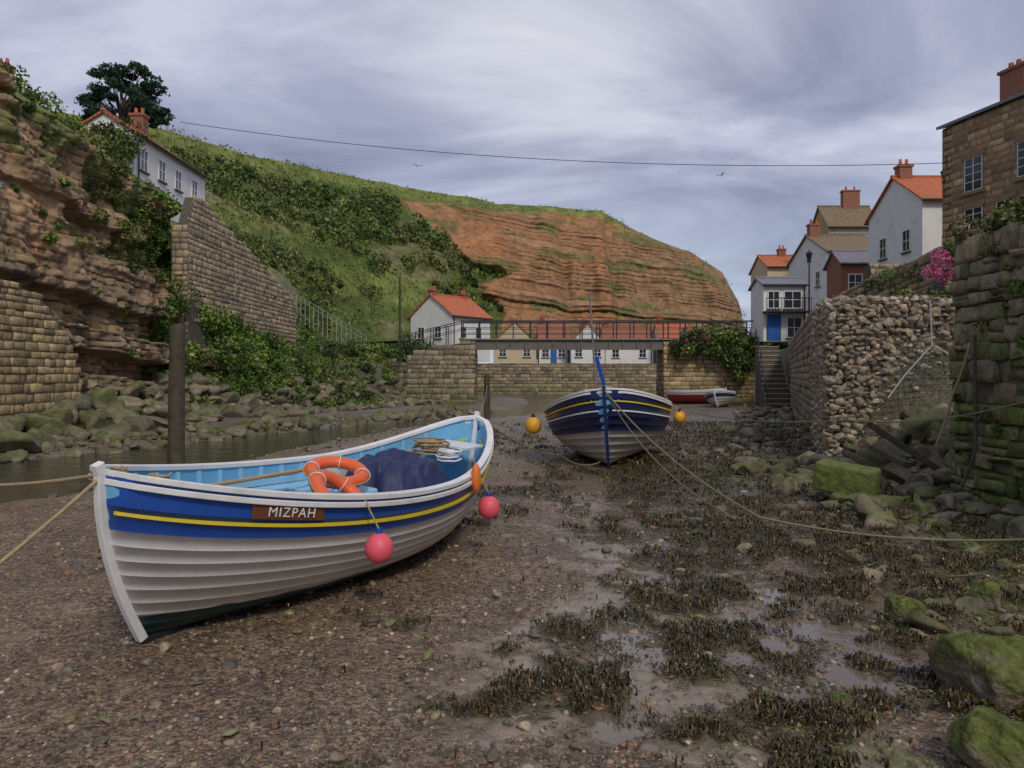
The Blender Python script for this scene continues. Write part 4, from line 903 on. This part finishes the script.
# ---- boat 2
navy=fancy('navy_paint',(.015,.028,.13),.35,dirt=(.06,.07,.14),damt=.4)
whi2=fancy('white_boat_paint_worn',(.66,.66,.65),.4,dirt=(.42,.39,.33),damt=.6,wl=.16,wlcol=(.03,.035,.05))
b2=Boat('fishing_coble',6.6,2.95,1.72,1.20,1.35,(1.98,15.6,-.02),math.radians(82),math.radians(-3),.55,.3,dict(low=whi2,top=navy,gun=gun,yel=yel,yl=.86,post=navy,keel=M_dark,**{'in':lb,'in2':lb2}),[0,.05,.12,.2,.3,.4,.48,.57,.67,.78,.9,1.],.48,.52)
G=Geo()
for sg in (-1,1):
    pts=[b2.P(q,.74,sg,.018) for q in np.linspace(.004,.996,60)];G.sweep(pts,(0,.014,0),(0,0,.014))
G.ob('white_line',gun,b2.e)
G=Geo();
for q in (.25,.45,.65,.82): b2.thwart(G,q,.25,.3)
b2.thwart(G,.08,.1,.9,.015);G.ob('thwarts',lb2,b2.e)
G=Geo();G.box(2.9,3.9,-.45,.45,.5,1.5);G.ob('engine_box',lb,b2.e,bevel=.03)
G=Geo();G.obox((5.2,.15,2.0),(.10,0,.02),(0,.05,0),(-.12,0.12,.55));G.obox((5.5,.15,1.5),(.2,0,0),(0,.03,0),(0,0,.25));G.ob('rudder',blue,b2.e,bevel=.01)
G=Geo();G.tube((1.6,.2,1.2),(1.7,.25,3.9),.03,.02,8);G.ob('mast',M_steel,b2.e)
coil('rope_coil',(.9,0,1.66),.25,8,.016,M_rope,b2.e,.12)
hang(b2,.30,1,.42,.30,.19,ybu);hang(b2,.42,1,.38,.25,.15,ybu);hang(b2,.5,-1,.30,.22,.15,obu);hang(b2,.34,-1,.34,.2,.13,ybu)
g3=dict(low=gun,top=navy,gun=gun,yel=gun,yl=.86,post=gun,keel=M_dark,**{'in':lb,'in2':lb2})
Boat('dinghy',4.2,1.7,1.05,.8,.9,(12.4,46,0),math.radians(65),math.radians(-10),.35,.2,g3,[0,.1,.2,.35,.5,.65,.8,1.],.65,.5)
g4=dict(low=mat('red_paint',(.45,.05,.05),.5),top=gun,gun=gun,yel=gun,yl=.86,post=gun,keel=M_dark,**{'in':lb,'in2':lb2})
Boat('dinghy',4.2,1.7,1.05,.8,.9,(14.6,52.0,0),math.radians(150),math.radians(8),.35,.2,g4,[0,.1,.2,.35,.5,.65,.8,1.],.65,.5)
# ------------------------------------------------------------ ropes
bow=b1.w((0.02,0,1.36));bow2=b2.w((0.0,0,1.72));
rope('mooring_rope',[tuple(bow),(-5.2,6.7,1.05)],.014,M_rope,.05)
rope('mooring_rope',[tuple(bow),(-3.35,4.2,.55),(-3.5,3.3,.02)],.014,M_rope,.02)
coil('rope_hitch',tuple(bow+Vector((.05,.1,-.02))),.05,4,.012,M_rope,None,.05)
rope('mooring_rope',[tuple(bow2),(3.1,9.5,.22),(6.9,8.0,.42)],.014,M_ropeg,.22)
rope('mooring_rope',[tuple(bow2),(2.9,10.5,.12),(4.5,7.3,.08)],.011,M_ropeg,.3)
rope('mooring_rope',[W(690,412,21),(5.6,12.6,1.25),W(1024,402,10.5)],.012,M_ropeg,.12)
rope('mooring_rope',[tuple(b1.w((5.45,0,1.5))),W(560,455,14),W(600,462,15.5)],.012,M_ropeg,.12)
rope('mooring_rope',[tuple(b1.w((5.45,0,1.5))),W(487,385,35)],.014,M_ropeg,.25)
rope('overhead_cable',[W(180,122,46),W(945,163,40)],.018,M_dark,1.0,60)
rope('drain_pipe',[W(930,300,16.7),W(932,345,16.6),W(905,375,16.5),W(888,398,16.4)],.02,M_fence,0,3);rope('drain_pipe',[W(932,345,16.6),W(955,358,16.5)],.02,M_fence,0,3)
rope('hanging_rope',[(7.0,11.5,2.6),(6.95,11.4,1.6),(6.9,11.3,.9),(6.6,11.2,.3)],.025,M_wood,.03,6)
rope('hanging_rope',[(7.0,11.6,2.5),(6.9,11.9,1.7),(6.7,12.0,.9)],.02,M_rope,.05,6)
# ------------------------------------------------------------ gulls
M_gull=mat('gull_white',(.78,.78,.78),.7);M_gg=mat('gull_grey',(.3,.31,.33),.7)
def gull(p,s,rot,fly):
    e=empty('gull',p,(0,0,rot));V0,F0=ico(3);V=V0*np.array([.2,.07,.075])*s;V[:,2]+=V[:,0]*.15;V[:,1]*=(1-.5*np.clip(-V[:,0]/(.2*s),0,1));mnp('body',V,F0,M_gull,None,True,e)
    V=V0*.045*s+np.array([.2,0,.055 if not fly else .03])*s;mnp('head',V,F0,M_gull,None,True,e)
    G=Geo();G.tube((.235*s,0,.05*s),(.30*s,0,.035*s),.012*s,.004*s,6);G.ob('bill',yel,e)
    G=Geo()
    for sg in (-1,1):
        if fly: pts=[(.02*s,sg*.05*s,.04*s),(.08*s,sg*.3*s,.13*s),(-.08*s,sg*.62*s,.05*s)]
        else: pts=[(.1*s,sg*.065*s,.05*s),(-.1*s,sg*.06*s,.05*s),(-.28*s,sg*.02*s,.03*s)]
        wv=[(.08*s,0,0),(.06*s,0,0),(.012*s,0,0)] if fly else [(0,0,.05*s),(0,0,.045*s),(0,0,.01*s)]
        G.sweep(pts,wv,(0,0,.008*s) if fly else (0,.012*s,0))
    G.ob('wings',M_gg,e)
    if not fly:
        G=Geo();G.tube((0.02*s,.03*s,-.17*s),(0.02*s,.03*s,-.05*s),.008,.008,5);G.tube((0.02*s,-.03*s,-.17*s),(0.02*s,-.03*s,-.05*s),.008,.008,5);G.ob('legs',yel,e)
gull(W(721,175,50),.8,.3,True);gull(W(418,166,60),.8,2.2,True)
i_=int(np.searchsorted(yy,24.6));lo=int(nz_*.60);hi2=int(nz_*.72);j_=lo+int(np.argmax(XX[i_,lo:hi2]));
while j_<nz_-2 and XX[i_,j_+1]>XX[i_,j_]-.03: j_+=1
gull((XX[i_,j_]-.02,24.6,ZZ[i_,j_]+.2),1.1,2.8,False)
# ------------------------------------------------------------ world, sun, camera
sc=bpy.context.scene
w=bpy.data.worlds.new('World');sc.world=w;w.use_nodes=True;nt=w.node_tree;N=nt.nodes;Lk=nt.links
bg=N['Background'];sky=N.new('ShaderNodeTexSky');sky.sky_type='NISHITA';sky.sun_disc=False;sky.sun_elevation=math.radians(44);sky.sun_rotation=math.radians(160)
tc=N.new('ShaderNodeTexCoord');sx=N.new('ShaderNodeSeparateXYZ');Lk.new(tc.outputs['Generated'],sx.inputs[0])
mz=N.new('ShaderNodeMath');mz.operation='MAXIMUM';Lk.new(sx.outputs['Z'],mz.inputs[0]);mz.inputs[1].default_value=0
az=N.new('ShaderNodeMath');az.operation='ADD';Lk.new(mz.outputs[0],az.inputs[0]);az.inputs[1].default_value=.25
dx=N.new('ShaderNodeMath');dx.operation='DIVIDE';Lk.new(sx.outputs['X'],dx.inputs[0]);Lk.new(az.outputs[0],dx.inputs[1])
dy=N.new('ShaderNodeMath');dy.operation='DIVIDE';Lk.new(sx.outputs['Y'],dy.inputs[0]);Lk.new(az.outputs[0],dy.inputs[1])
cb=N.new('ShaderNodeCombineXYZ');Lk.new(dx.outputs[0],cb.inputs[0]);Lk.new(dy.outputs[0],cb.inputs[1])
mp=N.new('ShaderNodeMapping');mp.inputs['Scale'].default_value=(.75,1.2,1);mp.inputs['Rotation'].default_value=(0,0,.3);mp.inputs['Location'].default_value=(3.1,1.7,0);Lk.new(cb.outputs[0],mp.inputs['Vector'])
nz=N.new('ShaderNodeTexNoise');nz.inputs['Scale'].default_value=1.5;nz.inputs['Detail'].default_value=9;nz.inputs['Roughness'].default_value=.56;nz.inputs['Distortion'].default_value=.6;Lk.new(mp.outputs[0],nz.inputs['Vector'])
cr=N.new('ShaderNodeValToRGB');cr.color_ramp.elements[0].position=.36;cr.color_ramp.elements[0].color=(.205,.22,.32,1);cr.color_ramp.elements[1].position=.66;cr.color_ramp.elements[1].color=(.50,.52,.62,1)
e2=cr.color_ramp.elements.new(.5);e2.color=(.315,.335,.45,1);Lk.new(nz.outputs['Fac'],cr.inputs[0])
vd=N.new('ShaderNodeVectorMath');vd.operation='DOT_PRODUCT';Lk.new(tc.outputs['Generated'],vd.inputs[0]);vd.inputs[1].default_value=Vector((.08,1,.70)).normalized()
gp=N.new('ShaderNodeMapRange');gp.inputs[1].default_value=.93;gp.inputs[2].default_value=1.;gp.inputs[3].default_value=0;gp.inputs[4].default_value=.8;gp.interpolation_type='SMOOTHSTEP';Lk.new(vd.outputs['Value'],gp.inputs[0])
gn=N.new('ShaderNodeMapRange');gn.inputs[1].default_value=.36;gn.inputs[2].default_value=.60;gn.inputs[3].default_value=.25;gn.inputs[4].default_value=1.15;Lk.new(nz.outputs['Fac'],gn.inputs[0])
gq=N.new('ShaderNodeMath');gq.operation='MULTIPLY';gq.use_clamp=True;Lk.new(gp.outputs[0],gq.inputs[0]);Lk.new(gn.outputs[0],gq.inputs[1])
gx_=N.new('ShaderNodeMix');gx_.data_type='RGBA';Lk.new(gq.outputs[0],gx_.inputs['Factor']);Lk.new(cr.outputs[0],gx_.inputs['A']);gx_.inputs['B'].default_value=(.70,.70,.74,1)
hz=N.new('ShaderNodeMapRange');hz.inputs[1].default_value=0;hz.inputs[2].default_value=.26;hz.inputs[3].default_value=.65;hz.inputs[4].default_value=0;Lk.new(sx.outputs['Z'],hz.inputs[0])
hx=N.new('ShaderNodeMix');hx.data_type='RGBA';Lk.new(hz.outputs[0],hx.inputs['Factor']);Lk.new(gx_.outputs['Result'],hx.inputs['A']);hx.inputs['B'].default_value=(.38,.46,.58,1)
sl=N.new('ShaderNodeVectorMath');sl.operation='SCALE';sl.inputs['Scale'].default_value=9.4;Lk.new(hx.outputs['Result'],sl.inputs[0])
fx=N.new('ShaderNodeMix');fx.data_type='RGBA';fx.inputs['Factor'].default_value=.93;Lk.new(sky.outputs[0],fx.inputs['A']);Lk.new(sl.outputs[0],fx.inputs['B'])
Lk.new(fx.outputs['Result'],bg.inputs['Color']);bg.inputs['Strength'].default_value=.13
sd=bpy.data.lights.new('sun','SUN');sd.energy=1.5;sd.angle=math.radians(10);sd.color=(1,.92,.78);so=link(bpy.data.objects.new('sun',sd))
so.rotation_euler=Vector((.34,-.92,.95)).to_track_quat('Z','Y').to_euler()
cd=bpy.data.cameras.new('camera');cd.sensor_width=36;cd.lens=36*F/1024;cd.shift_y=-9/1024;cd.clip_end=3000;cd.clip_start=.05
co=link(bpy.data.objects.new('camera',cd));co.location=(0,0,EYE);co.rotation_euler=(math.pi/2,0,0);sc.camera=co
sc.view_settings.view_transform='Standard';sc.view_settings.look='None';sc.view_settings.exposure=0
